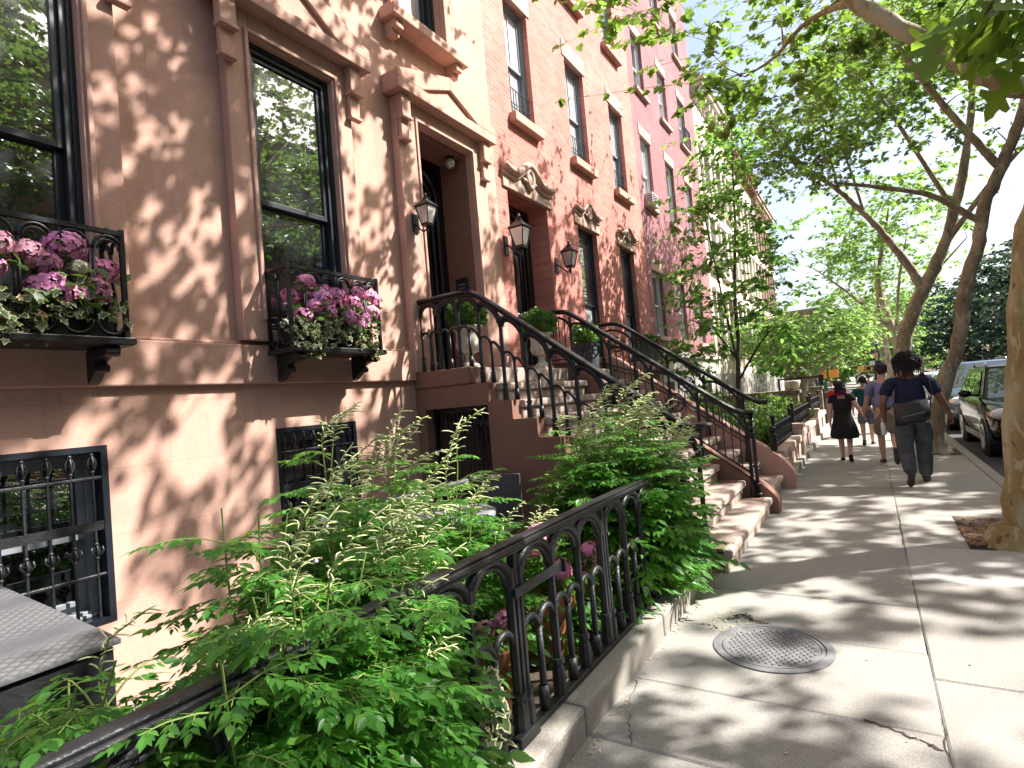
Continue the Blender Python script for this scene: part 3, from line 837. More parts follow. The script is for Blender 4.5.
row_house('pink_house', 'pinkish rowhouse with dark cornice at the far end of the terrace', 33.2, 39.4, 11.4, 'pale_front', 'sandstone', 'dark_frame', 'sandstone', R4[:3], proj=.4)
# block across the crossing, its flat roof showing above the leaves
B = thing('corner_block', 'flat roofed red brown block beyond the crossing, rising above the light trees', 'building', (-7, 95, 0))
mb = MB(); mb.box(-40, -4.4, 92, 110, -.3, 11.0); mb.build('wall', M['far_brick'], B)
mb = MB(); mb.box(-40.1, -4.2, 91.8, 110, 11.0, 11.45); mb.build('parapet', M['far_brown'], B)
for k in range(8):
    for zz in (2.5, 5.5, 8.3):
        mb = MB(); mb.box(-7.2-k*3-.6, -7.2-k*3+.6, 91.93, 92.01, zz, zz+1.7); wn = mb.build('window', M['white_frame'], B)
        mb = MB(); mb.box(-7.2-k*3-.5, -7.2-k*3+.5, 91.9, 91.925, zz+.1, zz+1.6); mb.build('pane', M['window_glass'], wn)
# terrace across the road: seen only in reflections, enlarged to block skylight
def across(name, label, y0, y1, z1, mat, n=3):
    h = thing(name, label, 'house', (13.5, (y0+y1)/2, 0))
    mb = MB(); mb.box(13.5, 22, y0, y1, -.3, z1); mb.build('wall', M[mat], h)
    for zz in (1.6, 5, 8.2):
        for k in range(n):
            yc = y0+(k+.5)*(y1-y0)/n; mb = MB(); mb.box(13.44, 13.499, yc-.5, yc+.5, zz, zz+1.8); wn = mb.build('window', M['dark_frame'], h)
            mb = MB(); mb.box(13.42, 13.439, yc-.42, yc+.42, zz+.08, zz+1.72); mb.build('pane', M['window_glass'], wn)
    mb = MB(); mb.box(13.0, 13.499, y0, y1, z1-.5, z1+.2); mb.build('cornice', M['brownstone_dark'], h)
across('brownstone_house', 'broad brown house across the road facing the pedimented front', -14, 5, 14, 'far_brown', 6)
across('brick_house', 'broad red brick house across the road facing the salmon house', 5, 24, 14.5, 'far_brick', 6)
# ------------------------------------------------------------------ stoops
def stoop(name, label, ya, yb, gate=False, xend=-1.12):
    st = thing(name, label, 'stoop', (F, (ya+yb)/2, 0))
    tread, rise, n = (3.68+xend)/9, .2035, 10
    mb = MB(); mb.box(F+.001, -3.66, ya+.14, yb, 1.84, 2.035); mb.build('landing', M['stone_step'], st, bevel=.03)
    mb = MB(); mb.box(F+.001, -3.665, ya-.05, ya+.139, 1.845, 2.038); mb.build('landing_edge', M['brownstone_dark'], st, bevel=.02)  # dark brown end stands for shade on the landing's near face
    mb = MB(); mb.box(F+.002, -3.70, ya+.02, yb-.02, 1.70, 1.84); mb.build('landing_course', M['brownstone_trim'], st)
    for i in range(1, n):
        xf = -3.68+tread*i; z = 2.035-rise*i
        mb = MB(); w_ = 0 if i < n-1 else .0
        e_ = ya+.13 if i < n-1 else ya-.03
        mb.box(xf-tread-.12, xf+.02, e_, yb, z-.085, z); mb.box(xf-tread-.1, xf-.02, e_+.01, yb-.004, z-rise-.01, z-.085)
        mb.build('step', M['stone_step'], st, bevel=.022)
    # side wall under the flight, dark brown to paint the shaded step ends
    x0 = -3.47 if gate else F+.01
    pts = []
    top = 1.842
    pts = [(x0, -.42)]
    pts.append((x0, top))
    for i in range(0, n):
        xf = -3.68+tread*i; z = 2.035-rise*(i+1)+.004
        if xf-.05 > x0: pts += [(xf-.05, z+rise if i else top), (xf-.05, z)] if i else [(xf-.05, top), (xf-.05, z)]
    pts.append((pts[-1][0], -.42))
    q = []
    for p in pts:
        if not q or (abs(p[0]-q[-1][0])+abs(p[1]-q[-1][1]) > 1e-4): q.append(p)
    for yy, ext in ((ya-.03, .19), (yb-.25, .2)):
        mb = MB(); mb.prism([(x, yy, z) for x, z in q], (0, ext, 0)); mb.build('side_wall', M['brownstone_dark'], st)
    if gate:
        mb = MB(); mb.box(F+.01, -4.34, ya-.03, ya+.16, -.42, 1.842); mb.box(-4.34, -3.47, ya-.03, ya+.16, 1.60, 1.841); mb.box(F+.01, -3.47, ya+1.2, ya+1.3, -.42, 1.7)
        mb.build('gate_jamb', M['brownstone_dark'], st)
        g = MB(); yg = ya+.10
        ring(g, -4.33, -4.29, yg, yg+.05, -.2, 1.58, .04) if False else None
        g.box(-4.335, -4.29, yg, yg+.04, -.25, 1.59); g.box(-3.52, -3.475, yg, yg+.04, -.25, 1.59); g.box(-4.29, -3.52, yg, yg+.04, 1.54, 1.59); g.box(-4.29, -3.52, yg, yg+.04, .62, .66); g.box(-4.29, -3.52, yg, yg+.04, -.25, -.2)
        for k in range(9):
            x = -4.25+k*.0875
            g.tube([(x+.018*math.sin(z*9+k*PI), yg+.02, z) for z in [-.2+1.74*t/40 for t in range(41)]], .009, 5)
        for k in range(8):
            x = -4.206+k*.0875
            g.ball((x, yg+.02, .64), (.03, .02, .05), 8, 5); g.ball((x, yg+.02, 1.40), (.03, .015, .05), 8, 5)
        g.build('under_stoop_gate', M['iron'], st)
    return st, tread, rise
ST1, tr, rs = stoop('stoop', 'worn pinkish stone stoop rising to the pedimented door of the brownstone house', 5.05, 7.44, True)
ST2, _, _ = stoop('stoop', 'stone stoop rising to the salmon brick door, beyond the middle iron railing', 7.68, 9.2, False, -1.2)
def cheek(name, label, ya, yb, h, x1, mat, r=.18):
    """sloping side wall of a stoop with a rounded toe"""
    s = .2035/((3.68-1.12)/9)
    z = lambda x: 2.035+h-(x+3.68)*s
    pts = [(F+.01, -.3), (F+.01, 2.035+h), (-3.68, 2.035+h), (x1-r*1.2, z(x1-r*1.2))]
    for k in range(1, 7):
        a = k/7; pts.append((x1-r*1.2+r*1.2*math.sin(a*PI/2), z(x1-r*1.2)*(1-a*.72)))
    pts += [(x1-.02, .0), (x1-.02, -.3)]
    mb = MB(); mb.prism([(x, ya, zz) for x, zz in pts], (0, yb-ya, 0))
    o = mb.build(name, M[mat], None, origin=((x1+F)/2, (ya+yb)/2, 0), bevel=.02)
    return tag(o, label, 'wall')
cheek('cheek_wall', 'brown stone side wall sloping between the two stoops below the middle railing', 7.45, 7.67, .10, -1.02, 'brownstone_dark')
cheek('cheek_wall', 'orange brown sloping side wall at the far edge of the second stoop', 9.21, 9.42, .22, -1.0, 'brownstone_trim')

# ------------------------------------------------------------------ cast iron railings
def bar(mb, p, zb, zt, r=.017, foot=True):
    x, y = p
    mb.tube([(x, y, zb), (x, y, zt)], r, 6, flat=(1, .8))
    if foot:
        mb.tube([(x, y, zb), (x, y, zb+.13), (x, y, zb+.16)], [r*1.55, r*1.45, r*1.0], 8)
        mb.tube([(x, y, zb+.16), (x, y, zb+.185)], r*1.5, 8)
def arched_run(root, P, zb, zt, S, r=.017, small=True, ribs=True, mat='iron', feet=True):
    """posts at stations S with big arches on their heads and twin small arches between"""
    for s in S:
        mb = MB(); bar(mb, P(s), zb(s), zt(s)-.085, r); x_, y_ = P(s); mb.tube([(x_, y_, zt(s)-.16), (x_, y_, zt(s)-.07)], r*1.25, 8); mb.build('baluster', M[mat], root, smooth=False)
    for a, b in zip(S, S[1:]):
        R = (b-a)/2
        mb = MB()
        def arc(rad, h, n=16):
            out = []
            for k in range(n+1):
                t = PI-PI*k/n; s = (a+b)/2+rad*math.cos(t); u = (s-a)/(b-a)
                z0 = zt(a)*(1-u)+zt(b)*u-.14
                x, y = P(s); out.append((x, y, z0+h*math.sin(t)))
            return out
        mb.tube(arc(R, .135), r*1.0, 6, flat=(1.2, 1)); 
        if ribs:
            mb.tube(arc(R*.80, .105), r*.62, 6); mb.tube(arc(R*.90, .12), r*.5, 5)
        mb.build('arch', M[mat], root, smooth=True)
        if small:
            m = (a+b)/2
            mb = MB(); x, y = P(m); zs = zb(m)+(zt(m)-zb(m))*.50
            mb.tube([(x, y, zb(m)), (x, y, zs)], r*.75, 6); mb.tube([(x, y, zb(m)), (x, y, zb(m)+.12)], r*1.2, 6)
            for c0, c1 in ((a, m), (m, b)):
                rr = (c1-c0)/2; cm = (c0+c1)/2
                zl = [zb(q)+(zt(q)-zb(q))*.50 for q in (c0, c1)]
                path = []
                for k in range(11):
                    t = PI-PI*k/10; s = cm+rr*math.cos(t)*.94; u = (s-c0)/(c1-c0)
                    x, y = P(s); path.append((x, y, zl[0]*(1-u)+zl[1]*u+rr*.9*math.sin(t)))
                mb.tube(path, r*.72, 6)
            mb.build('small_arch', M[mat], root, smooth=True)
# front fence on its coping
K = thing('coping', 'low pale stone coping carrying the arched iron fence beside the pavement', 'kerb', (-1.36, 1, 0))
y = -4.0
rk = random.Random(3)
while y < 4.93:
    L = min(rk.uniform(1.15, 1.5), 4.95-y); mb = MB(); mb.box(-1.47, -1.262+rk.uniform(-.006, .006), y+.003, y+L-.003, -.4, .145+rk.uniform(-.004, .004)); mb.build('coping_stone', M['kerbstone'], K, bevel=.018); y += L
FN = thing('iron_fence', 'black cast iron fence of ribbed arches along the front yard, half hidden by feathery plants', 'fence', (-1.38, 2, .15))
PX = -1.395
zb = lambda s: .165; zt = lambda s: .955
posts = [2.10-.965*3, 2.10-.965*2, 2.10-.965, 2.10, 3.065, 4.03, 4.86]
for a, b in zip(posts, posts[1:]):
    n = max(2, round((b-a)/.29)); g = .035
    S = [a+g+(b-a-2*g)*k/n for k in range(n+1)]
    arched_run(FN, lambda s: (PX, s), zb, zt, S, .022, mat='iron_worn')
for y in posts:
    mb = MB(); mb.box(PX-.02, PX+.02, y-.012, y+.012, .15, .965); mb.build('post', M['iron_worn'], FN, bevel=.004)
mb = MB(); mb.box(PX-.038, PX+.038, -2.0, 4.88, .962, .985); mb.box(PX-.026, PX+.026, -2.0, 4.88, .945, .962); mb.box(PX-.027, PX+.027, -2.0, 4.88, .985, 1.0)
mb.build('top_rail', M['iron_worn'], FN, bevel=.006)
mb = MB(); mb.box(PX-.022, PX+.03, -2.0, 2.085, .150, .18); mb.box(PX-.022, PX+.03, 2.115, 4.88, .150, .18); mb.box(PX+.0, PX+.045, 2.0, 2.16, .148, .196); mb.build('bottom_rail', M['iron_worn'], FN, bevel=.006)
mb = MB(); mb.box(PX+.022, PX+.034, 2.06, 2.52, .755, .80); mb.box(PX+.022, PX+.05, 2.50, 2.52, .745, .81); mb.build('latch_bar', M['iron_worn'], FN, bevel=.004)

# stoop railings
NOSE = 2.035
def stoop_rail(name, label, y, slope_end, zoff, style, x_wall=-4.42, xbend=-3.62, mat='iron', newel=False, hr=.84):
    s = .2035/((3.68-1.12)/9)*1.02
    zr = lambda x: NOSE+hr+zoff if x < xbend else NOSE+hr+zoff-(x-xbend)*s
    zfoot = lambda x: max(.2, (2.035 if x < -3.68 else 2.035-.2035*max(0, math.ceil((x+3.68)/((3.68-1.12)/9)-1e-6))))
    R = thing(name, label, 'railing', (xbend, y, 1.0))
    path = [(x_wall, y, zr(x_wall)), (xbend-.22, y, zr(xbend)), (xbend-.1, y, zr(xbend)-.004), (xbend, y, zr(xbend)-.02), (xbend+.1, y, zr(xbend+.1)), (slope_end-.2, y, zr(slope_end-.2)), (slope_end-.08, y, zr(slope_end-.08)+.01), (slope_end, y, zr(slope_end)+.035), (slope_end+.1, y, zr(slope_end)+.03)]
    mb = MB(); mb.tube(path, .036, 8, flat=(.75, 1.25), up=(0, 0, 1)); mb.tube([(a, b, c-.028) for a, b, c in path], .018, 6, flat=(1, 1.2))
    mb.lathe([(.0, -.012), (.075, -.012), (.085, .004), (.075, .022), (.0, .024)], (slope_end+.1, y, zr(slope_end)+.035), 16)
    mb.build('handrail', M[mat], R)
    P = lambda q: (q, y)
    z0 = zfoot; z1 = lambda x: zr(x)-.04
    S = []; x = x_wall+.03
    nseg = round((slope_end+.04-x)/.272); S = [x+(slope_end+.04-x)*k/nseg for k in range(nseg+1)]
    if style == 'arch':
        arched_run(R, P, z0, z1, S, .0225, True, True, mat)
    else:
        # alternate pickets and rosettes within plain arches
        for q in S[::2]:
            mb = MB(); bar(mb, P(q), z0(q), z1(q)-.02, .023); mb.build('baluster', M[mat], R)
        for k, (a, b) in enumerate(zip(S[::2], S[2::2])):
            lo = lambda q: NOSE+zoff+.16-(max(q, xbend)-xbend)*s
            mb = MB(); mb.tube([(a, y, lo(a)), (b, y, lo(b))], .013, 6); mb.tube([(a, y, lo(a)-.07), (b, y, lo(b)-.07)], .010, 6)
            pts = []
            for j in range(15):
                t = PI-PI*j/14; q = (a+b)/2+(b-a)/2*math.cos(t); u = (q-a)/(b-a)
                pts.append((q, y, (z1(a)*(1-u)+z1(b)*u)-.20+.19*math.sin(t)))
            mb.tube(pts, .02, 6); mb.build('arch', M[mat], R, smooth=True)
            mb = MB()
            if k % 2 == 0:
                for j in range(1, 6):
                    q = a+(b-a)*j/6; u = j/6; zt_ = (z1(a)*(1-u)+z1(b)*u)-.20+.19*math.sqrt(max(0, 1-(2*u-1)**2))
                    mb.tube([(q, y, lo(q)), (q, y, zt_)], .009, 5)
                mb.build('picket_panel', M[mat], R)
            else:
                m = (a+b)/2; zc = (lo(m)+z1(m))/2-.02
                for rad, t in ((.12, .012), (.045, .012)): mb.tube([(m+rad*math.cos(q), y, zc+rad*math.sin(q)) for q in [2*PI*i/18 for i in range(19)]], t, 6, cap=False)
                for j in range(8):
                    q = 2*PI*j/8; mb.tube([(m+.045*math.cos(q), y, zc+.045*math.sin(q)), (m+.115*math.cos(q), y, zc+.115*math.sin(q))], .010, 5)
                for sg in (-1, 1): mb.tube([(m+sg*.13, y, zc-.12+.02*i) for i in range(13)], .008, 5)
                mb.build('rosette', M[mat], R, smooth=True)
    if newel:
        xe = slope_end+.1; zt_ = zr(slope_end)+.02
        mb = MB()
        mb.tube([(xe, y, zfoot(xe)), (xe, y, zt_)], .022, 8)
        mb.tube([(xe-.02+.028*math.cos(t*5), y+.028*math.sin(t*5), zt_-.32+.06*t) for t in [k/6 for k in range(30)]], .02, 6)
        for zz, rr in ((.02, .05), (.14, .036), (.36, .04)): mb.lathe([(.02, zz), (rr, zz+.01), (rr, zz+.03), (.02, zz+.04)], (xe, y, zfoot(xe)), 12)
        mb.build('newel_post', M[mat], R, smooth=True)
    return R
stoop_rail('iron_railing', 'black iron railing with paired arches on the near side of the first stoop', 5.10, -1.36, 0, 'arch')
stoop_rail('iron_railing', 'black iron railing with pickets and rosettes between the two stoops', 7.40, -1.34, .0, 'rosette', x_wall=-4.15, newel=True)
# third railing: thin handrail with scrolls and a raised landing section
R3 = stoop_rail('iron_railing', 'thin scrolled black railing at the far side of the second stoop', 9.16, -1.40, -.06, 'rosette', x_wall=-4.40, xbend=-3.52)
mb = MB()
yq, xq = 9.3, -1.28
mb.box(xq-.06, xq+.06, yq-.06, yq+.06, .1, .34); mb.tube([(xq, yq, .3), (xq, yq, .80)], .05, 8)
for zz in (.36, .5, .62, .76): mb.lathe([(.03, 0), (.068, .012), (.068, .03), (.03, .045)], (xq, yq, zz), 12)
mb.ball((xq, yq, .87), .055, 12, 8)
tag(mb.build('newel_post', M['iron'], None, origin=(xq, yq, .1)), 'stout ringed iron newel post with ball finial at the foot of the second stoop', 'post')

# ------------------------------------------------------------------ window guards (balconettes)
def window_guard(label, ya, yb, loc_grp='flower filled window guards'):
    xf, xb = -4.07, -4.375; z0, z1 = 2.215, 2.94
    g = thing('window_guard', label, 'window guard', (xb, (ya+yb)/2, z0), loc_grp)
    mb = MB(); mb.box(xb, xf+.025, ya-.02, yb+.02, z0-.03, z0+.012); mb.box(xf+.026, xf+.04, ya-.03, yb+.03, z0-.025, z0+.02); mb.build('tray', M['iron'], g, bevel=.005)
    mb = MB(); mb.box(xf-.015, xf+.015, ya, yb, z1-.03, z1); mb.box(xb, xf-.015, ya, ya+.03, z1-.03, z1); mb.box(xb, xf-.015, yb-.03, yb, z1-.03, z1)
    n = round((yb-ya)/.185)
    for k in range(n): 
        y = ya+(yb-ya)*(k+.5)/n; mb.ball((xf, y, z1-.005), .018, 8, 5)
    mb.build('top_rail', M['iron'], g, bevel=0)
    for x, y in ((xf, ya+.012), (xf, yb-.012), (xb+.015, ya+.012), (xb+.015, yb-.012)):
        mb = MB(); mb.box(x-.014, x+.014, y-.014, y+.014, z0+.01, z1+.012); mb.build('post', M['iron'], g)
    def panel(P, L, n):
        for k in range(n):
            a = L*k/n; b = L*(k+1)/n; m = (a+b)/2; r = (b-a)/2*.88
            mb = MB()
            zt_ = z1-.05-r; zb_ = z0+.05+r
            mb.tube([(*P(m+r*math.cos(t)), zt_+r*1.1*math.sin(t)) for t in [PI*i/14 for i in range(15)]], .012, 6)
            mb.tube([(*P(m+r*.72*math.cos(t)), zt_+r*.8*math.sin(t)) for t in [PI*i/14 for i in range(15)]], .006, 5)
            mb.tube([(*P(m+r*math.cos(t)), zb_+r*1.1*math.sin(t)) for t in [PI+PI*i/14 for i in range(15)]], .012, 6)
            for sg in (-1, 1): mb.tube([(*P(m+sg*r), zb_), (*P(m+sg*r), zt_)], .010, 6)
            mb.build('arch_panel', M['iron'], g, smooth=True)
    panel(lambda q: (xf, ya+q), yb-ya, n)
    for y in (ya+.012, yb-.012): panel(lambda q, y=y: (xb+q, y), xf-xb, 2)
    for y in (ya+.10, yb-.10):
        mb = MB()
        mb.prism([(xb, y-.035, z0-.031), (xf-.02, y-.035, z0-.031), (xf-.03, y-.035, z0-.08), (xf-.16, y-.035, z0-.12), (xf-.2, y-.035, z0-.19), (xb+.04, y-.035, z0-.24), (xb, y-.035, z0-.26)], (0, .07, 0))
        mb.tube([(xf-.03, y-.045, z0-.06), (xf-.03, y+.045, z0-.06)], .04, 12); mb.tube([(xf-.17, y-.042, z0-.16), (xf-.17, y+.042, z0-.16)], .03, 12)
        mb.build('scroll_bracket', M['iron'], g, bevel=.006)
    mb = MB(); mb.box(xb+.05, xf-.05, ya+.06, yb-.06, z0+.013, z0+.26); mb.build('planter_trough', M['plastic_black'], g)
    return g
window_guard('black iron window guard of arches nearest the camera, filled with pink hydrangeas', .70, 1.83)
window_guard('black iron window guard of arches beside the pedimented door, filled with mauve hydrangeas', 3.07, 4.12)

# ------------------------------------------------------------------ lanterns
def lantern(label, x, y, z, s=1.0):
    L = thing('wall_lantern', label, 'lantern', (x, y, z), 'lanterns beside the doors')
    def fr(mb, z0, z1, a, b):   # square tapered frame
        c = [(-1, -1), (1, -1), (1, 1), (-1, 1)]
        for q in c: mb.tube([(x+q[0]*a, y+q[1]*a, z0), (x+q[0]*b, y+q[1]*b, z1)], .009*s, 5)
        for zz, k in ((z0, a), (z1, b)):
            for q, r in zip(c, c[1:]+c[:1]): mb.tube([(x+q[0]*k, y+q[1]*k, zz), (x+r[0]*k, y+r[1]*k, zz)], .010*s, 5)
    mb = MB(); fr(mb, z-.14*s, z+.12*s, .065*s, .115*s); mb.build('frame', M['iron'], L)
    mb = MB(); a, b = .06*s, .108*s
    vs = [(x-a, y-a, z-.138*s), (x+a, y-a, z-.138*s), (x+a, y+a, z-.138*s), (x-a, y+a, z-.138*s), (x-b, y-b, z+.118*s), (x+b, y-b, z+.118*s), (x+b, y+b, z+.118*s), (x-b, y+b, z+.118*s)]
    mb.add(vs, [(0, 1, 5, 4), (1, 2, 6, 5), (2, 3, 7, 6), (3, 0, 4, 7)]); mb.build('glass', M['lamp_glass'], L)
    mb = MB(); k = .135*s
    vs = [(x-k, y-k, z+.125*s), (x+k, y-k, z+.125*s), (x+k, y+k, z+.125*s), (x-k, y+k, z+.125*s)]; k2 = .045*s
    vs += [(x-k2, y-k2, z+.225*s), (x+k2, y-k2, z+.225*s), (x+k2, y+k2, z+.225*s), (x-k2, y+k2, z+.225*s)]
    mb.add(vs, [(3, 2, 1, 0), (4, 5, 6, 7), (0, 1, 5, 4), (1, 2, 6, 5), (2, 3, 7, 6), (3, 0, 4, 7)])
    mb.lathe([(.05*s, .225*s), (.052*s, .25*s), (.02*s, .27*s), (.03*s, .295*s), (.004*s, .34*s)], (x, y, z), 10)
    mb.build('cap', M['iron'], L)
    mb = MB(); mb.box(x-.066*s, x+.066*s, y-.066*s, y+.066*s, z-.17*s, z-.142*s); mb.lathe([(.004*s, -.30*s), (.018*s, -.27*s), (.014*s, -.17*s)], (x, y, z), 8)
    mb.tube([(x, y, z-.2*s), (x-.06, y, z-.24*s), (x-.12, y, z-.18*s), (F+.02 if y > 7.2 else F+.12, y, z-.06*s)], .013*s, 6)
    xm = F+.001 if y > 7.2 else F+.111
    mb.box(xm, xm+.02, y-.05, y+.05, z-.22*s, z+.06*s); mb.build('bracket', M['iron'], L)
    mb = MB(); mb.ball((x, y, z-.02*s), (.03*s, .03*s, .05*s), 8, 6); mb.build('bulb', M['lamp_lens'], L, smooth=True)
lantern('small black lantern on the pilaster left of the pedimented brownstone door', -4.19, 5.14, 3.88, .78)
lantern('larger black lantern with frosted glass left of the salmon brick door', -4.22, 7.34, 4.08, 1.05)
lantern('black lantern on the brick between the salmon door and the tall window', -4.22, 9.0, 4.03, .95)

# ------------------------------------------------------------------ urns and planters
def urn(label, x, y, z, s=1):
    U = thing('stone_urn', label, 'urn', (x, y, z), 'stone urns on the landing')
    mb = MB(); mb.box(x-.15*s, x+.15*s, y-.15*s, y+.15*s, z, z+.05*s); mb.build('plinth', M['urn_stone'], U, bevel=.008)
    mb = MB(); mb.lathe([(a_*s, b_*s+.001) for a_, b_ in [(.14, .05), (.135, .075), (.10, .10), (.065, .14), (.055, .20), (.075, .225), (.06, .24)]], (x, y, z), 20); mb.build('foot', M['urn_stone'], U, smooth=True)
    mb = MB(); n = 40; prof = [(.07, .24), (.15, .27), (.185, .34), (.19, .40), (.175, .45), (.18, .56), (.20, .60), (.235, .625), (.235, .65), (.20, .655), (.18, .6)]
    vs = []; fs = []
    for i, (r, zz) in enumerate(prof):
        for j in range(n):
            rr = r*s*(1+(.05*math.cos(j*PI*2/n*12) if i in (1, 2, 3) else 0)); a = 2*PI*j/n
            vs.append((x+rr*math.cos(a), y+rr*math.sin(a), z+zz*s))
    for i in range(len(prof)-1):
        for j in range(n): fs.append((i*n+j, i*n+(j+1) % n, (i+1)*n+(j+1) % n, (i+1)*n+j))
    mb.add(vs, fs); mb.lathe([(.0, .6*s), (.18*s, .6*s)], (x, y, z), 16, cap=False); mb.build('bowl', M['urn_stone'], U, smooth=True)
    return U
urn('weathered stone urn with clipped bush at the left of the landing behind the near railing', -4.0, 5.50, 2.036, .80)
urn('paler stone urn with clipped bush at the middle railing between the two doors', -3.86, 7.02, 2.036, .78)
def trough(label, x, y, z, lx, ly, h, mat='planter_lead'):
    t = thing('planter', label, 'planter', (x, y, z))
    mb = MB(); a, b = lx/2, ly/2; k = .88
    vs = [(x-a*k, y-b*k, z), (x+a*k, y-b*k, z), (x+a*k, y+b*k, z), (x-a*k, y+b*k, z), (x-a, y-b, z+h), (x+a, y-b, z+h), (x+a, y+b, z+h), (x-a, y+b, z+h)]
    mb.add(vs, [(3, 2, 1, 0), (0, 1, 5, 4), (1, 2, 6, 5), (2, 3, 7, 6), (3, 0, 4, 7)]); mb.build('box', M[mat], t)
    mb = MB(); ring(mb, x-a-.01, x+a+.01, y-b-.01, y+b+.01, z+h, z+h+.03, .02) if False else mb.box(x-a-.012, x-a+.02, y-b-.012, y+b+.012, z+h-.03, z+h+.01); mb.box(x+a-.02, x+a+.012, y-b-.012, y+b+.012, z+h-.03, z+h+.01); mb.box(x-a+.02, x+a-.02, y-b-.012, y-b+.02, z+h-.03, z+h+.01); mb.box(x-a+.02, x+a-.02, y+b-.02, y+b+.012, z+h-.03, z+h+.01)
    mb.build('rim', M[mat], t)
    mb = MB(); mb.box(x-a*.95, x+a*.95, y-b*.95, y+b*.95, z+h-.07, z+h-.035); mb.build('earth', M['soil'], t)
    return t
trough('tall dark planter with yellow green leaves on the landing of the salmon house', -3.9, 8.62, 2.036, .34, .34, .42)
trough('dark square planter below the far tall window of the salmon house', -4.18, 12.65, 2.26, .36, .62, .36)
mb = MB(); mb.box(F+.001, -3.95, 11.9, 13.4, 2.06, 2.25); mb.box(F+.001, -4.1, 12.0, 12.2, 1.7, 2.06); mb.box(F+.001, -4.1, 13.1, 13.3, 1.7, 2.06)
mb.build('balcony_ledge', M['brownstone_trim'], H2, bevel=.01)

# ------------------------------------------------------------------ furniture of the sunken yard
hx0, hx1 = -4.44, -2.6
CH = thing('cellar_hatch', 'grey diamond plate metal hatch sloping from the wall at the lower left', 'hatch', (-3.5, .2, .8))
zl, zr_ = .915, .80
mb = MB(); mb.prism([(hx0, -2.2, zl-.02), (hx1, -2.2, zr_-.02), (hx1, -2.2, zr_), (hx0, -2.2, zl)], (0, 3.27, 0))
m, nt, b_ = newmat('diamond_plate')
c_ = coords(nt); 
r1 = N(nt, 'ShaderNodeMapping'); r1.inputs['Rotation'].default_value = (0, 0, math.radians(45)); nt.links.new(c_, r1.inputs[0])
ck = N(nt, 'ShaderNodeTexVoronoi', Scale=26.0, Randomness=0.0); ck.distance = 'CHEBYCHEV' if hasattr(ck, 'distance') else ck.distance; nt.links.new(r1.outputs[0], ck.inputs['Vector'])
n_ = noise(nt, c_, 5, 5)
nt.links.new(mixc(nt, ramp(nt, ck.outputs['Distance'], [(.25, (1, 1, 1)), (.45, (0, 0, 0))]), ramp(nt, n_, [(.3, (.10, .10, .105)), (.7, (.15, .15, .155))]), (.19, .19, .195)), b_.inputs['Base Color'])
b_.inputs['Roughness'].default_value = .5; b_.inputs['Metallic'].default_value = .3; bump(nt, b_, ck.outputs['Distance'], .8, -.01)
mb.build('hatch_leaf', M['diamond_plate'], CH)
mb = MB(); mb.box(hx0, hx1-.02, -2.18, 1.05, -.3, .77); mb.build('hatch_curb', M['iron_worn'], CH)  # near-black material stands for the shadow on the hatch front
TB = thing('patio_table', 'round grey patio table in the yard behind the iron fence', 'table', (-3.05, 3.62, -.25))
mb = MB(); mb.lathe([(0, .70), (.43, .70), (.45, .71), (.45, .735), (.43, .745), (0, .745)], (-3.05, 3.62, 0), 40); mb.build('table_top', M['table_top'], TB, smooth=False)
mb = MB(); mb.tube([(-3.05, 3.62, -.2), (-3.05, 3.62, .7)], .035, 12); mb.build('pedestal', M['iron'], TB, smooth=True)
for k in range(3):
    a = k*2*PI/3+.4; mb = MB(); mb.tube([(-3.05, 3.62, -.1), (-3.05+.2*math.cos(a), 3.62+.2*math.sin(a), -.17), (-3.05+.36*math.cos(a), 3.62+.36*math.sin(a), -.235)], [.025, .022, .016], 8); mb.build('leg', M['iron'], TB, smooth=True)
def patio_chair(label, x, y, rz, wick=True):
    c = thing('patio_chair', label, 'chair', (x, y, -.25), 'chairs around the patio table')
    o = (x, y, -.25)
    def W(p): 
        ca, sa = math.cos(rz), math.sin(rz); return (x+p[0]*ca-p[1]*sa, y+p[0]*sa+p[1]*ca, -.25+p[2])
    def bx(name, a0, a1, b0, b1, c0, c1, mat):
        mb = MB(); mb.box(a0, a1, b0, b1, c0, c1); mb.v = [W(p) for p in mb.v]; return mb.build(name, M[mat], c, bevel=.01)
    zs = .66 if wick else .55
    bx('seat', -.24, .24, -.24, .24, zs, zs+.04, 'wicker' if wick else 'light_metal')
    if wick:
        bx('backrest', -.24, .24, .21, .25, zs+.06, zs+.50, 'wicker')
    else:
        mb = MB(); mb.tube([W((-.22, .2, zs))]+[W((-.22*math.cos(t), .23+.06*math.sin(t), zs+.15+.33*math.sin(t))) for t in [PI*i/16 for i in range(17)]]+[W((.22, .2, zs))], .016, 8); mb.build('back_hoop', M['light_metal'], c, smooth=True)
        mb = MB(); mb.tube([W((-.2, .22, zs+.18)), W((0, .26, zs+.2)), W((.2, .22, zs+.18))], .012, 6); mb.build('back_rail', M['light_metal'], c, smooth=True)
    for sx in (-1, 1):
        for sy in (-1, 1):
            mb = MB(); mb.tube([W((sx*.21, sy*.21, 0)), W((sx*.2, sy*.2, zs))], .016, 6); mb.build('leg', M['wicker' if wick else 'light_metal'], c)
    return c
patio_chair('dark wicker patio chair between the round table and the stoop', -3.15, 4.45, .15)
patio_chair('pale metal bistro chair with hooped back, left of the round table', -3.15, 2.75, PI-.5, False)
patio_chair('dark wicker patio chair with its back to the fence and the seat showing', -2.35, 3.95, -1.4)
HR = thing('cellar_handrail', 'plain metal pipe handrail leading to the gate below the first stoop', 'handrail', (-3.4, 4, -.25))
mb = MB(); mb.tube([(-3.4, 2.7, .88), (-3.4, 4.98, .88)], .022, 10); mb.build('pipe', M['steel'], HR, smooth=True)
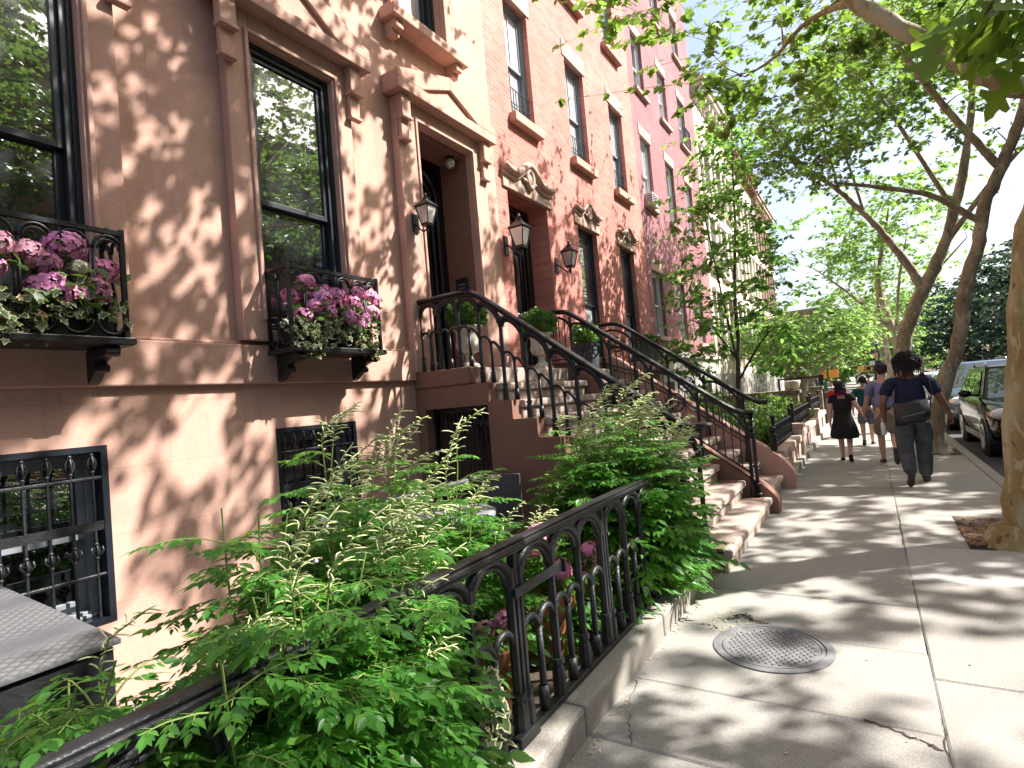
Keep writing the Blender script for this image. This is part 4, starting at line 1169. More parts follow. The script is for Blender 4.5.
for y in (2.75, 3.85, 4.9):
    mb = MB(); mb.tube([(-3.4, y, -.25), (-3.4, y, .86)], .016, 8); mb.build('post', M['steel'], HR, smooth=True)
def pot(label, x, y, z, r, h):
    mb = MB(); mb.lathe([(r*.66, 0), (r*.92, h*.8), (r*1.04, h*.8), (r*1.06, h), (r*.92, h), (r*.88, h*.86), (0, h*.86)], (x, y, z), 24, cap=True)
    return tag(mb.build('flower_pot', M['terracotta'], None, smooth=False, origin=(x, y, z)), label, 'flower pot')
pot('terracotta pot of pink hydrangea behind the fence, farther of two', -1.80, 3.02, .06, .19, .36)
pot('terracotta pot with small pink flowers behind the fence, nearer the latch', -1.76, 2.42, .06, .17, .32)
pot('terracotta pot half hidden by feathery leaves close behind the near fence', -1.75, 1.72, .06, .18, .34)
pot('terracotta pot in the yard corner by the stoop', -2.05, 4.3, .06, .17, .32)
# ------------------------------------------------------------------ leaves by the thousand, as real faces
def leaf_template(kind):
    """outline (x along the leaf 0..1, y half width) -> verts, faces (two halves folded on the midrib)"""
    if kind == 'plane':      # broad lobed leaf
        out = [(0, .0), (.10, .20), (.02, .46), (.30, .36), (.46, .56), (.60, .27), (.76, .26), (1, 0)]
    elif kind == 'oak':      # deep pointed lobes
        out = [(0, .0), (.14, .05), (.18, .22), (.30, .10), (.36, .36), (.44, .42), (.50, .12), (.60, .14), (.66, .40), (.74, .36), (.76, .12), (.88, .13), (1, 0)]
    elif kind == 'goat':     # toothed, long pointed leaflet
        out = [(0, 0), (.07, .10), (.19, .23), (.20, .185), (.32, .275), (.33, .225), (.45, .275), (.455, .215), (.57, .235), (.575, .175), (.69, .175), (.69, .125), (.80, .10), (1, 0)]
    elif kind == 'ivy':
        out = [(0, .05), (-.06, .30), (.22, .26), (.34, .52), (.50, .24), (.72, .20), (1, 0)]
    elif kind == 'small':
        out = [(0, 0), (.25, .22), (.6, .25), (1, 0)]
    elif kind == 'petal':
        out = [(0, 0), (.35, .35), (.8, .38), (1, 0)]
    else:
        out = [(0, 0), (.2, .2), (.5, .26), (.8, .15), (1, 0)]
    fold = .16 if kind != 'petal' else .05
    n = len(out); V = []; top = []; bot = []
    droop = lambda x: -.10*x*x
    mid = [(0, 0, 0), (.5, 0, droop(.5)), (1, 0, droop(1))]
    V += mid
    for x, y in out[1:-1]:
        top.append(len(V)); V.append((x, y, y*fold+droop(x)))
    for x, y in out[1:-1]:
        bot.append(len(V)); V.append((x, -y, y*fold+droop(x)))
    Fc = [[0, 1, 2]+top[::-1], [2, 1, 0]+bot]
    return np.array(V, float), Fc

def leaves(name, pos, tip, nor, size, kind, mat, parent=None, origin=None, wid=1.0):
    """pos, tip (along), nor (up) as (n,3) arrays; size (n,)"""
    V, Fc = leaf_template(kind)
    pos = np.asarray(pos, float); tip = np.asarray(tip, float); nor = np.asarray(nor, float); size = np.asarray(size, float)
    n = len(pos)
    tip /= np.linalg.norm(tip, axis=1)[:, None]+1e-9
    b = np.cross(nor, tip); b /= np.linalg.norm(b, axis=1)[:, None]+1e-9
    c = np.cross(tip, b)
    k = len(V)
    P = pos[:, None, :] + size[:, None, None]*(V[None, :, 0, None]*tip[:, None, :] + wid*V[None, :, 1, None]*b[:, None, :] + V[None, :, 2, None]*c[:, None, :])
    P = P.reshape(-1, 3)
    me = bpy.data.meshes.new(name)
    me.vertices.add(n*k); me.vertices.foreach_set('co', P.ravel())
    ll = np.concatenate([np.array(f) for f in Fc]); lens = np.array([len(f) for f in Fc])
    loops = (ll[None, :] + (np.arange(n)*k)[:, None]).ravel()
    me.loops.add(len(loops)); me.loops.foreach_set('vertex_index', loops.astype(np.int32))
    tot = np.tile(lens, n); st = np.concatenate([[0], np.cumsum(tot)[:-1]])
    me.polygons.add(len(tot)); me.polygons.foreach_set('loop_start', st.astype(np.int32)); me.polygons.foreach_set('loop_total', tot.astype(np.int32))
    me.update(calc_edges=True); me.validate()
    return link_mesh(name, me, M[mat], parent, False, origin)

def unit(v): return v/ (np.linalg.norm(v)+1e-9)

# ------------------------------------------------------------------ feathery goatsbeard
def goatsbeard(label, base, stems, seed, plume=.95, thick=1.35):
    """stems: list of (dx, dy, height, leanx, leany)"""
    rg = np.random.default_rng(seed)
    root = thing('goatsbeard_plant', label, 'plant', base, 'feathery goatsbeard along the fence')
    LP, LT, LN, LS = [], [], [], []; st = MB(); pl = MB()
    def leaf(p, d, L):
        """a twice divided leaf from point p in direction d"""
        d = unit(d); side = unit(np.cross(d, [0, 0, 1])); 
        npair = 3
        def ax(t): return p + d*L*t + np.array([0, 0, -.30*L*t*t])
        st.tube([ax(t) for t in (0, .35, .7, 1)], [.0035, .003, .0022, .0015], 4, cap=False)
        pin = [(t, s) for t in np.linspace(.38, .86, npair) for s in (-1, 1)] + [(1.0, 0)]
        for t, s in pin:
            q = ax(t); dd = unit(d*(1.0 if s == 0 else .62) + side*s*.85 + np.array([0, 0, -.18-.25*t]) + rg.normal(0, .08, 3))
            l2 = L*(.30 if s == 0 else .34*(1.15-t*.55)); 
            sd2 = unit(np.cross(dd, [0, 0, 1]))
            if s: st.tube([q, q+dd*l2*.6], [.002, .001], 3, cap=False)
            for u, s2 in ((.22, -1), (.27, 1), (.50, -1), (.55, 1), (.78, -1), (.82, 1), (1.05, 0)):
                qq = q + dd*l2*u*.9 + np.array([0, 0, -.08*l2*u])
                d3 = unit(dd*(1 if s2 == 0 else .75) + sd2*s2*.75 + np.array([0, 0, -.22]) + rg.normal(0, .10, 3))
                LP.append(qq); LT.append(d3); LN.append(unit(np.array([0, 0, 1.]) + rg.normal(0, .28, 3))); LS.append(l2*((.66 if s2 == 0 else .56)-.12*u*(s2 != 0))*rg.uniform(.62, 1.35))
    for (dx, dy, h, lx, ly) in stems:
        b = np.array([base[0]+dx, base[1]+dy, base[2]]); ln = np.array([lx, ly, 0.])
        f = lambda t: b + np.array([0, 0, h*t]) + ln*h*(t**1.8) + .015*np.array([math.sin(9*t+dx*30), math.cos(8*t+dy*30), 0])
        st.tube([f(t) for t in np.linspace(0, 1, 9)], list(np.linspace(.007, .003, 9)), 5, cap=False)
        nl = int(9+h*8); a0 = rg.uniform(0, 6.28)
        for k in range(nl):
            t = .14+.82*k/nl + rg.uniform(-.02, .02); a = a0 + k*2.4 + rg.uniform(-.3, .3)
            L = (.40-.20*t)*rg.uniform(.85, 1.2)
            leaf(f(t), np.array([math.cos(a), math.sin(a), .55-.5*(1-t)*rg.uniform(.3, 1)]), L)
        if plume and h > .62 and rg.random() < plume:
            p0 = f(1.0); d0 = unit(f(1.0)-f(.9)); Lp = rg.uniform(.16, .28)
            droop = unit(np.array([rg.normal(), rg.normal(), 0]))
            droop = unit(np.array([.7, .75, -.1]) + rg.normal(0, .35, 3)); g = lambda t: p0 + d0*Lp*t*.8 + droop*Lp*.65*t*t
            st.tube([g(t) for t in (0, .5, 1)], [.003, .0025, .002], 4, cap=False)
            for k in range(22):
                t = -.2+1.2*(k/21); q = g(t) if t > 0 else f(1+t*Lp/h)
                a = k*2.4+rg.uniform(-.3, .3); dax = unit(d0*.8 + droop*1.3*max(t, 0)); rad_ = np.array([math.cos(a), math.sin(a), .0]); d = unit(rad_ + dax*.75)
                ll = rg.uniform(.04, .10)*(1.1-.5*max(t, 0)); ben = np.array([rg.normal(.1, .5), rg.normal(.1, .5), -.75])
                nn = [q + d*ll*u + ben*ll*u*u*.5 for u in (0, .3, .6, .85, 1)]
                pl.tube(nn, [q_*thick for q_ in (.0014, .0026, .0028, .0022, .0006)], 5)
            pl.tube([g(.85), g(.95), g(1.02), g(1.08)], [.0025, .0032, .0028, .0008], 5)
    st.build('stem', M['stem_green'], root, smooth=True)
    leaves('foliage', LP, LT, LN, LS, 'goat', 'leaf_goat', root, wid=.92)
    if pl.v: pl.build('blossom', M['plume_cream'], root, smooth=True)
    return root
rs_ = random.Random(21)
def stemset(n, rx, ry, h0, h1, lx, ly, sp=.12):
    return [(rs_.uniform(-rx, rx), rs_.uniform(-ry, ry), rs_.uniform(h0, h1), lx+rs_.uniform(-sp, sp), ly+rs_.uniform(-sp, sp)) for _ in range(n)]
goatsbeard('low leafy goatsbeard in the bottom left corner by the metal hatch', (-1.8, .66, .06), stemset(16, .16, .16, .6, 1.02, .05, .0), 1, .12, .9)
goatsbeard('leafy goatsbeard right above the nearest fence rail, beside the metal hatch', (-1.52, .98, .06), stemset(17, .06, .16, .80, 1.12, .12, .02), 2, .3, .9)
goatsbeard('goatsbeard with few plumes in front of the bare brownstone wall', (-1.85, 1.3, .06), stemset(20, .22, .22, .8, 1.26, .05, .03), 3, .5, 1)
goatsbeard('tallest goatsbeard whose cream plumes reach the small barred window', (-2.15, 1.9, .06), stemset(20, .25, .3, .8, 1.5, .03, .05), 4)
goatsbeard('bushy goatsbeard spilling through the nearest fence arches onto the coping', (-1.54, 1.2, .06), stemset(20, .05, .24, .35, .9, .14, -.02), 5, .3, .9)
goatsbeard('goatsbeard with many cream plumes in front of the under stoop gate', (-2.1, 2.6, .06), stemset(12, .2, .25, .8, 1.36, .02, .05), 6)
goatsbeard('plumed goatsbeard leaning over the top rail left of the fence latch', (-1.60, 1.45, .06), stemset(13, .08, .16, .85, 1.15, .12, .04), 11, .6, 1)
goatsbeard('plumed goatsbeard between the round table and the fence', (-1.95, 3.2, .06), stemset(6, .12, .2, .55, .85, .0, .0), 7)
goatsbeard('dense goatsbeard left in the clump beside the stoop railing', (-1.8, 3.72, .06), stemset(15, .2, .2, .8, 1.38, .05, .0), 8)
goatsbeard('dense goatsbeard in the middle of the clump beside the stoop railing', (-1.66, 4.05, .06), stemset(22, .18, .24, .8, 1.46, .10, -.02), 9)
goatsbeard('goatsbeard drooping over the end of the fence beside the stoop steps', (-1.60, 4.3, .06), stemset(12, .08, .18, .7, 1.2, .15, -.03), 10)
goatsbeard('last goatsbeard at the very end of the fence by the lowest stoop step', (-1.55, 4.68, .06), stemset(9, .07, .1, .6, 1.15, .14, .0), 13)
goatsbeard('tall plumed goatsbeard rising against the first stoop railing', (-2.0, 4.5, .06), stemset(17, .2, .24, 1.0, 1.54, .08, .02), 12)

# ------------------------------------------------------------------ variegated ivy, hydrangeas, clipped bushes
def ivy(label, pts, n, seed, spread, name='ivy_plant', size=(.04, .07), origin=None, drop=.1):
    rg = np.random.default_rng(seed); P = []
    root = thing(name, label, 'plant', origin or tuple(pts[0]))
    pts = np.array(pts, float)
    k = rg.integers(0, len(pts), n); P = pts[k] + np.clip(rg.normal(0, 1, (n, 3)), -1.6, 1.6)*np.array(spread); P[:, 2] -= np.abs(rg.normal(0, drop, n))*.5
    T = rg.normal(0, .7, (n, 3)); T[:, 2] -= .7; T[:, 0] += .5
    Nn = rg.normal(0, .35, (n, 3)) + np.array([.75, 0, .55])
    S = rg.uniform(*size, n)
    leaves('foliage', P, T, Nn, S, 'ivy', 'leaf_cream', root)
    b = np.cross(Nn, T/np.linalg.norm(T, axis=1)[:, None]); Nu = Nn/np.linalg.norm(Nn, axis=1)[:, None]
    leaves('foliage', P + Nu*.0025 + T/np.linalg.norm(T, axis=1)[:, None]*S[:, None]*.12, T, Nn, S*.72, 'ivy', 'leaf_ivy', root)
    return root
def hydrangea(label, heads, seed, origin, group, mats=('petal_pink', 'petal_mauve', 'petal_rose', 'petal_cream'), leaf=True):
    """heads: (x,y,z,r,matindex)"""
    rg = np.random.default_rng(seed)
    root = thing('hydrangea_plant', label, 'plant', origin, group)
    for (x, y, z, r, mi) in heads:
        n = int(460*(r/.08)**1.3); d = rg.normal(0, 1, (n, 3)); d[:, 2] = d[:, 2]*.8+.25; d /= np.linalg.norm(d, axis=1)[:, None]
        m = n//4
        dd = np.repeat(d[:m], 4, axis=0); c = np.array([x, y, z]) + dd*r*np.repeat(rg.uniform(.86, 1.05, m), 4)[:, None]*np.array([1, 1.08, .85])
        t1 = np.cross(dd, rg.normal(0, 1, (m, 3)).repeat(4, axis=0)); t1 /= np.linalg.norm(t1, axis=1)[:, None]; t2 = np.cross(dd, t1)
        ang = np.tile(np.array([0, PI/2, PI, 1.5*PI]), m)
        T = t1*np.cos(ang)[:, None] + t2*np.sin(ang)[:, None]
        leaves('flower_head', c, T + dd*.15, dd + rg.normal(0, .12, dd.shape), np.repeat(rg.uniform(.016, .025, m), 4), 'petal', mats[mi], root)
    if leaf:
        H = np.array([h[:3] for h in heads]); n = 16*len(heads)
        k = rg.integers(0, len(H), n); P = H[k] + np.clip(rg.normal(0, 1, (n, 3)), -1.3, 1.3)*np.array([.05, .07, .05]); P[:, 2] -= .06
        T = rg.normal(0, 1, (n, 3)); T[:, 2] -= .2
        leaves('foliage', P, T, rg.normal(0, .4, (n, 3)) + np.array([.3, 0, .8]), rg.uniform(.05, .09, n), 'small', 'leaf_shrub', root, wid=1.3)
    return root
rh = random.Random(8)
def headrow(ya, yb, n, x0, x1, z0, z1, mi):
    return [(rh.uniform(x0, x1), ya+(yb-ya)*(k+.5)/n+rh.uniform(-.02, .02), rh.uniform(z0, z1), rh.uniform(.074, .106), rh.choice(mi)) for k in range(n)]
gw = 'hydrangeas in the window guards'
hydrangea('bright pink hydrangea heads at the near end of the nearest window guard', headrow(.72, 1.22, 6, -4.22, -4.05, 2.66, 2.80, (0, 0, 2)) + headrow(.74, 1.2, 4, -4.1, -4.02, 2.50, 2.62, (0, 2)), 3, (-4.2, 1.0, 2.45), gw)
hydrangea('mauve hydrangea heads with one cream head at the far end of the nearest window guard', headrow(1.3, 1.78, 6, -4.20, -4.04, 2.66, 2.82, (0, 2, 1)) + headrow(1.34, 1.74, 6, -4.12, -4.02, 2.48, 2.64, (1, 1, 0)) + [(-4.03, 1.56, 2.66, .045, 3)], 4, (-4.2, 1.55, 2.45), gw)
hydrangea('mauve hydrangea heads at the near side of the window guard by the door', headrow(3.16, 3.62, 6, -4.2, -4.05, 2.62, 2.84, (1, 1, 0)) + headrow(3.2, 3.6, 5, -4.12, -4.04, 2.50, 2.66, (1, 0)), 5, (-4.2, 3.4, 2.45), gw)
hydrangea('rosy mauve hydrangea heads at the door side of the window guard by the door', headrow(3.66, 4.06, 5, -4.2, -4.05, 2.62, 2.80, (1, 0)) + headrow(3.68, 4.04, 4, -4.12, -4.04, 2.46, 2.62, (1, 1, 2)), 6, (-4.2, 3.85, 2.45), gw)
ivy('cream edged ivy trailing from the nearest window guard', [(-4.08, y, 2.45+.1*math.sin(y*9)) for y in np.linspace(.72, 1.74, 20)], 430, 11, (.05, .05, .07), origin=(-4.2, 1.3, 2.45))
ivy('cream edged ivy trailing from the window guard by the door', [(-4.08, y, 2.43+.08*math.sin(y*9)) for y in np.linspace(3.12, 4.03, 20)], 430, 12, (.05, .05, .075), origin=(-4.2, 3.6, 2.45))
def bush(label, c, r, n, seed, kind='small', mat='leaf_box', size=(.022, .036), name='clipped_bush', group=None, cat='bush', shell=.55):
    rg = np.random.default_rng(seed); r = np.array(r if hasattr(r, '__len__') else (r, r, r))
    d = rg.normal(0, 1, (n, 3)); d /= np.linalg.norm(d, axis=1)[:, None]
    lump = 1 + .10*np.sin(d[:, 0]*5+seed)*np.cos(d[:, 1]*6) + .07*np.sin(d[:, 2]*9+d[:, 0]*7)
    rad = (shell+(1-shell)*rg.random(n)**.5)*lump
    P = np.array(c) + d*rad[:, None]*r
    T = d + rg.normal(0, .6, (n, 3)); T[:, 2] += .25
    root = thing(name, label, cat, (c[0], c[1], c[2]-r[2]), group)
    leaves('foliage', P, T, d + rg.normal(0, .5, (n, 3)) + np.array([0, 0, .5]), rg.uniform(*size, n), kind, mat, root)
    s = MB(); q = random.Random(seed)
    for i in range(14):
        a = q.uniform(0, 6.28); e = q.uniform(.2, 1.2)
        p1 = Vector(c) + Vector((r[0]*.75*math.cos(a)*math.cos(e), r[1]*.75*math.sin(a)*math.cos(e), r[2]*.75*math.sin(e)))
        b0 = Vector((c[0], c[1], c[2]-r[2]*.98)); s.tube([b0, (b0+p1)/2+Vector((0, 0, .03)), p1], [.008, .006, .002], 5)
    s.build('stem', M['bark_dark'], root, smooth=True)
    return root
bush('round clipped bush growing in the weathered urn by the first door', (-4.0, 5.50, 2.68), (.23, .23, .20), 6500, 1, group='clipped bushes in the urns')
bush('bright green clipped bush growing in the paler urn by the middle railing', (-3.86, 7.02, 2.68), (.25, .25, .21), 6500, 2, group='clipped bushes in the urns')
bush('yellow green potted plant on the landing of the salmon house', (-3.9, 8.62, 2.60), (.2, .2, .2), 500, 3, 'small', 'leaf_far', (.06, .12), 'potted_plant', None, 'plant', .2)
bush('low green plant filling the dark planter below the far tall window', (-4.15, 12.65, 2.72), (.18, .36, .14), 900, 4, 'small', 'leaf_box', (.04, .09), 'potted_plant', None, 'plant', .2)
gp = 'potted plants behind the fence'
hydrangea('pink hydrangea in the terracotta pot seen through the fence arches', [(-1.72, 2.92, .80, .085, 2), (-1.66, 2.78, .78, .08, 0), (-1.78, 3.08, .72, .075, 2), (-1.66, 3.02, .58, .07, 0)], 14, (-1.8, 3.02, .4), gp)
hydrangea('small pink flowers low behind the fence near the far post', [(-1.6, 3.32, .62, .06, 0), (-1.62, 3.4, .5, .06, 0), (-1.62, 3.28, .45, .05, 1)], 15, (-1.66, 3.34, .1), gp)
hydrangea('few pink blooms in the pot beside the fence latch', [(-1.68, 2.42, .50, .05, 0), (-1.76, 2.36, .46, .05, 1)], 16, (-1.76, 2.42, .36), gp)
ivy('variegated ivy hanging through the fence bars beside the latch', [(-1.40, 1.86+.03*math.sin(z*20), z) for z in np.linspace(.2, .55, 8)], 46, 13, (.02, .05, .03), size=(.06, .10), origin=(-1.45, 1.86, .2))
bush('dark leafy underplanting below the goatsbeard at the near fence', (-1.95, 1.35, .34), (.55, 1.0, .34), 2600, 17, 'goat', 'leaf_goat', (.05, .09), 'leafy_shrub', None, 'shrub', .1)
bush('leafy underplanting below the dense goatsbeard by the stoop', (-1.75, 4.1, .40), (.34, .75, .42), 2400, 18, 'goat', 'leaf_goat', (.05, .09), 'leafy_shrub', None, 'shrub', .1)
# garden beyond the second stoop
for i, (x, y, z, r, lab) in enumerate([(-2.3, 10.4, .45, (.6, .7, .42), 'low dark shrub at the foot of the third iron railing'), (-3.2, 11.6, .5, (.7, .8, .5), 'broad low shrub against the salmon house beyond the stoops'), (-1.9, 12.2, .42, (.45, .8, .36), 'leafy low shrub right behind the ironwork of the pink stone wall'), (-2.4, 14.0, .45, (.8, .9, .4), 'shrub beneath the thin garden tree'), (-2.2, 16.2, .6, (.9, 1.0, .6), 'shrub in front of the mossy garden wall'), (-3.5, 14.6, .8, (.6, .9, .8), 'tall shrub against the rose house base')]):
    bush(lab, (x, y, z), r, 2600, 30+i, 'small', 'leaf_shrub', (.06, .13), 'garden_shrub', 'shrubs in the far front garden', 'shrub', .3)
# ------------------------------------------------------------------ trees
def tree(name, label, limbs, targets, bark, leafmat_, kind, lsize, nleaf, seed, spread=(.5, .5, .2), group=None, trunk_sides=12, parent_first=None, twig=.012, keep=None, flare=True, tipdroop=.35):
    """limbs: list of [(x,y,z,r)...]; targets: points the twigs grow to; leaves sit in layered sprays round them"""
    rg = np.random.default_rng(seed)
    base = limbs[0][0][:3]
    root = thing(name, label, 'tree', base, group)
    mb = MB(); nodes = []
    for li, L in enumerate(limbs):
        # smooth the polyline (Catmull-Rom)
        P = [np.array(p, float) for p in L]; out = []
        for i in range(len(P)-1):
            p0 = P[max(i-1, 0)]; p1 = P[i]; p2 = P[i+1]; p3 = P[min(i+2, len(P)-1)]
            for t in np.linspace(0, 1, 6, endpoint=False):
                out.append(.5*((2*p1)+(-p0+p2)*t+(2*p0-5*p1+4*p2-p3)*t*t+(-p0+3*p1-3*p2+p3)*t**3))
        out.append(P[-1])
        for p in out: p[:3] += rg.normal(0, .012, 3)*min(1, p[3]*8)
        pts = [p[:3] for p in out]; rad = [max(.01, p[3]*(1+rg.normal(0, .03))) for p in out]
        if li == 0 and flare:
            pts = [pts[0]+np.array([0, 0, -.12]), pts[0], pts[0]*.94+pts[1]*.06+np.array([0, 0, .1])] + pts[1:]
            rad = [rad[0]*1.75, rad[0]*1.5, rad[0]*1.18] + rad[1:]
        nsd = trunk_sides if rad[0] > .06 else 7; v0 = len(mb.v)
        mb.tube(pts, rad, nsd)
        if li == 0 and flare:      # ribs, burrs and spreading roots
            for i_, c_ in enumerate(pts):
                hh = max(0, c_[2]-base[2])
                for j_ in range(nsd):
                    p_ = np.array(mb.v[v0+i_*nsd+j_]); a_ = 2*PI*j_/nsd
                    k_ = 1 + .035*math.sin(3*a_+hh*1.7+seed) + .03*math.sin(5*a_-hh*2.3) + .22*max(0, math.sin(2.5*a_+seed))**2*math.exp(-hh*3.5)
                    mb.v[v0+i_*nsd+j_] = tuple(c_+(p_-c_)*k_)
        for p, r in zip(pts, rad):
            if p[2] > base[2]+2.0: nodes.append((p, r))
    NP = np.array([n_[0] for n_ in nodes]); NR = np.array([n_[1] for n_ in nodes])
    T = np.array(targets, float)
    order = np.argsort([np.min(np.linalg.norm(NP-t, axis=1)) for t in T])
    LP, LT, LN, LS = [], [], [], []
    for oi in order:
        t = T[oi]; d = np.linalg.norm(NP-t, axis=1) + np.maximum(0, (NP[:, 2]-t[2]))*.35
        j = int(np.argmin(d)); a = NP[j]; L = np.linalg.norm(t-a)
        ra = min(NR[j]*.7, twig*(1+L*.9)); k = max(3, int(L/.35))
        mid = (a+t)/2 + rg.normal(0, .10*L, 3) + np.array([0, 0, .10*L])
        path = [(1-u)**2*a + 2*u*(1-u)*mid + u*u*t for u in np.linspace(0, 1, k+1)]
        rad = list(np.linspace(ra, twig*.35, k+1))
        if L > .05: mb.tube(path, rad, 5, cap=False)
        for p, r in zip(path[1:], rad[1:]): 
            NP = np.vstack([NP, p]); NR = np.append(NR, r)
        # sprays: short flat twigs around the end, leaves two-ranked
        nspr = max(2, int(nleaf/14))
        for s in range(nspr):
            u = rg.uniform(.35, 1); o = path[min(k, int(u*k))] + rg.normal(0, .06, 3)
            dr = rg.normal(0, 1, 3)*np.array(spread); dr += (t-a)/(L+1e-6)*.25; dr[2] -= .03
            end = o + dr; ll = np.linalg.norm(dr)
            mb.tube([o, (o+end)/2+np.array([0, 0, .02]), end], [twig*.35, twig*.28, twig*.15], 3, cap=False)
            dd = dr/(ll+1e-9); sd = unit(np.cross(dd, [0, 0, 1.]))
            for q in range(14):
                v = rg.uniform(.15, 1.1); s2 = 1 if q % 2 else -1
                LP.append(o + dr*v + rg.normal(0, .025, 3)); LT.append(dd*.6 + sd*s2*.8 + np.array([0, 0, -tipdroop]) + rg.normal(0, .25, 3))
                LN.append(np.array([0, 0, 1.]) + rg.normal(0, .42, 3)); LS.append(rg.uniform(*lsize))
    mb.build('trunk', M[bark], root, smooth=True)
    LP = np.array(LP); LT = np.array(LT); LN = np.array(LN); LS = np.array(LS)
    if keep is not None:
        m = np.array([keep(p) for p in LP]); LP, LT, LN, LS = LP[m], LT[m], LN[m], LS[m]
    leaves('crown', LP, LT, LN, LS, kind, leafmat_, root)
    return root
def blob(rg, c, r, n, top=True):
    d = rg.normal(0, 1, (n, 3)); d /= np.linalg.norm(d, axis=1)[:, None]
    return np.array(c) + d*(rg.random(n)**.45)[:, None]*np.array(r)
def prune(T, box=None):
    """street trees are kept off the house fronts and out of the open space over the pavement"""
    out = []
    for p in T:
        if p[0] < -3.2: continue
        q = seen_at(p)
        if q and q[2] > 0:
            u, v = q[0], q[1]
            if -60 < u < 690 and -60 < v < 800 and not (590 < u and v < 14): continue
            if u >= 690 and u < 1100 and v > 118 + max(0, (860-u))*.0 and p[1] < 12: continue
        out.append(p)
    return np.array(out)
rt = np.random.default_rng(77)

# the near plane tree: trunk at the right edge, one limb sweeping back over the pavement
A = [[(1.18, 6.62, 0, .27), (1.24, 6.6, 1.25, .235), (1.38, 6.6, 2.4, .225), (1.62, 6.58, 3.3, .22), (1.84, 6.55, 4.1, .21), (2.15, 6.5, 5.2, .16), (2.4, 6.4, 6.6, .12), (2.5, 6.2, 8.2, .08), (2.4, 6.0, 9.8, .04)],
     [(1.80, 6.5, 3.85, .13), (1.20, 6.05, 3.78, .082), (.86, 5.95, 4.10, .075), (.50, 5.9, 4.50, .070), (.14, 5.9, 4.98, .068), (-.25, 5.85, 5.9, .06), (-.7, 5.7, 7.1, .06), (-1.1, 5.4, 8.4, .035)],
     [(1.85, 6.5, 4.3, .07), (1.75, 5.3, 4.75, .045), (1.55, 4.1, 4.5, .03), (1.35, 3.1, 3.9, .016)],
     [(1.9, 6.5, 4.4, .12), (2.9, 6.0, 5.5, .1), (4.2, 5.4, 6.6, .08), (5.6, 4.8, 7.6, .05)],
     [(2.1, 6.5, 5.0, .12), (2.6, 7.6, 6.4, .09), (3.2, 8.8, 7.8, .06), (3.6, 9.8, 9.0, .03)],
     [(2.3, 6.4, 6.0, .1), (1.6, 4.9, 7.2, .07), (.9, 3.5, 8.2, .05), (.2, 2.2, 9.0, .03)],
     [(.20, 5.9, 4.86, .034), (-.02, 6.3, 5.1, .028), (-.26, 6.6, 5.2, .022), (-.56, 7.0, 5.2, .017), (-.93, 7.4, 5.3, .012)]]
TA = np.vstack([blob(rt, (.2, 5.2, 9.3), (3.2, 3.6, 1.9), 80), blob(rt, (4.6, 5.2, 8.2), (3.4, 3.6, 2.2), 34), blob(rt, (2, 8.6, 8.6), (2.6, 2.6, 2.2), 24), blob(rt, (.8, 2.2, 9.2), (2.4, 2.2, 1.6), 34), blob(rt, (5.5, 8.0, 6.6), (2.6, 2.6, 1.6), 9)])
TA = prune(TA)
# hanging sprays over the pavement, in view along the top
TA2 = np.array([(-.25, 7.6, 5.45), (-.7, 8.2, 5.35), (.2, 7.4, 5.3), (-.1, 8.4, 5.65), (-1.0, 8.7, 5.55), (.5, 8.0, 5.4), (.9, 7.6, 5.35), (-.45, 6.9, 5.6), (-1.35, 8.9, 5.6), (-1.3, 7.2, 5.8), (.7, 9.2, 5.9), (.1, 9.5, 6.1), (1.2, 8.8, 5.5), (-1.55, 8.2, 5.75), (.35, 6.6, 5.45), (-2.15, 6.6, 6.3), (-1.9, 6.9, 6.2), (-1.75, 6.5, 6.0), (-1.4, 6.8, 5.0), (-1.25, 6.6, 4.85)])
PLANE = tree('plane_tree', 'big plane tree with flaking trunk at the right edge, limb arching over the pavement', A, np.vstack([TA, TA2]), 'bark_plane', 'leaf_plane', 'plane', (.075, .125), 84, 5, (.5, .5, .15), 'plane trees along the kerb', 28)

Bl = [[(1.0, 13.12, 0, .125), (1.02, 13.1, .6, .11), (1.22, 13.1, 1.35, .115), (1.46, 13.1, 2.05, .115), (1.62, 13.1, 2.9, .11), (1.86, 13.1, 3.65, .105), (2.05, 13.1, 4.4, .1), (2.4, 13.1, 5.2, .095), (2.72, 13.1, 6.0, .085), (3.1, 13.2, 7.4, .06), (3.3, 13.3, 9, .035)],
      [(1.95, 13.1, 4.1, .06), (1.3, 12.9, 4.7, .05), (.5, 12.6, 5.0, .04), (-.2, 12.3, 5.2, .022)],
      [(2.3, 13.1, 5.0, .07), (1.6, 12.8, 6.2, .055), (.9, 12.4, 7.6, .04), (.4, 12, 8.6, .02)],
      [(2.7, 13.1, 5.9, .06), (3.9, 12.6, 7.0, .05), (5.2, 12, 7.8, .03)]]
TB_ = prune(np.vstack([blob(rt, (1.2, 12.2, 8.8), (3.0, 3.0, 2.4), 112), blob(rt, (4.6, 12.2, 8.2), (2.8, 3, 2.2), 24)]))
TB2 = np.array([(-.2, 12.2, 5.3), (.4, 12.6, 5.25), (-.5, 11.9, 5.7), (.9, 12.4, 5.7), (1.5, 12.6, 5.6), (.2, 12.9, 6.1), (1.9, 12.2, 6.2)])
tree('plane_tree', 'slender leaning plane tree behind the man with the black bag, second along the kerb', Bl, np.vstack([TB_, TB2]), 'bark_grey', 'leaf_plane', 'plane', (.07, .12), 74, 6, (.6, .6, .17), 'plane trees along the kerb', 14)

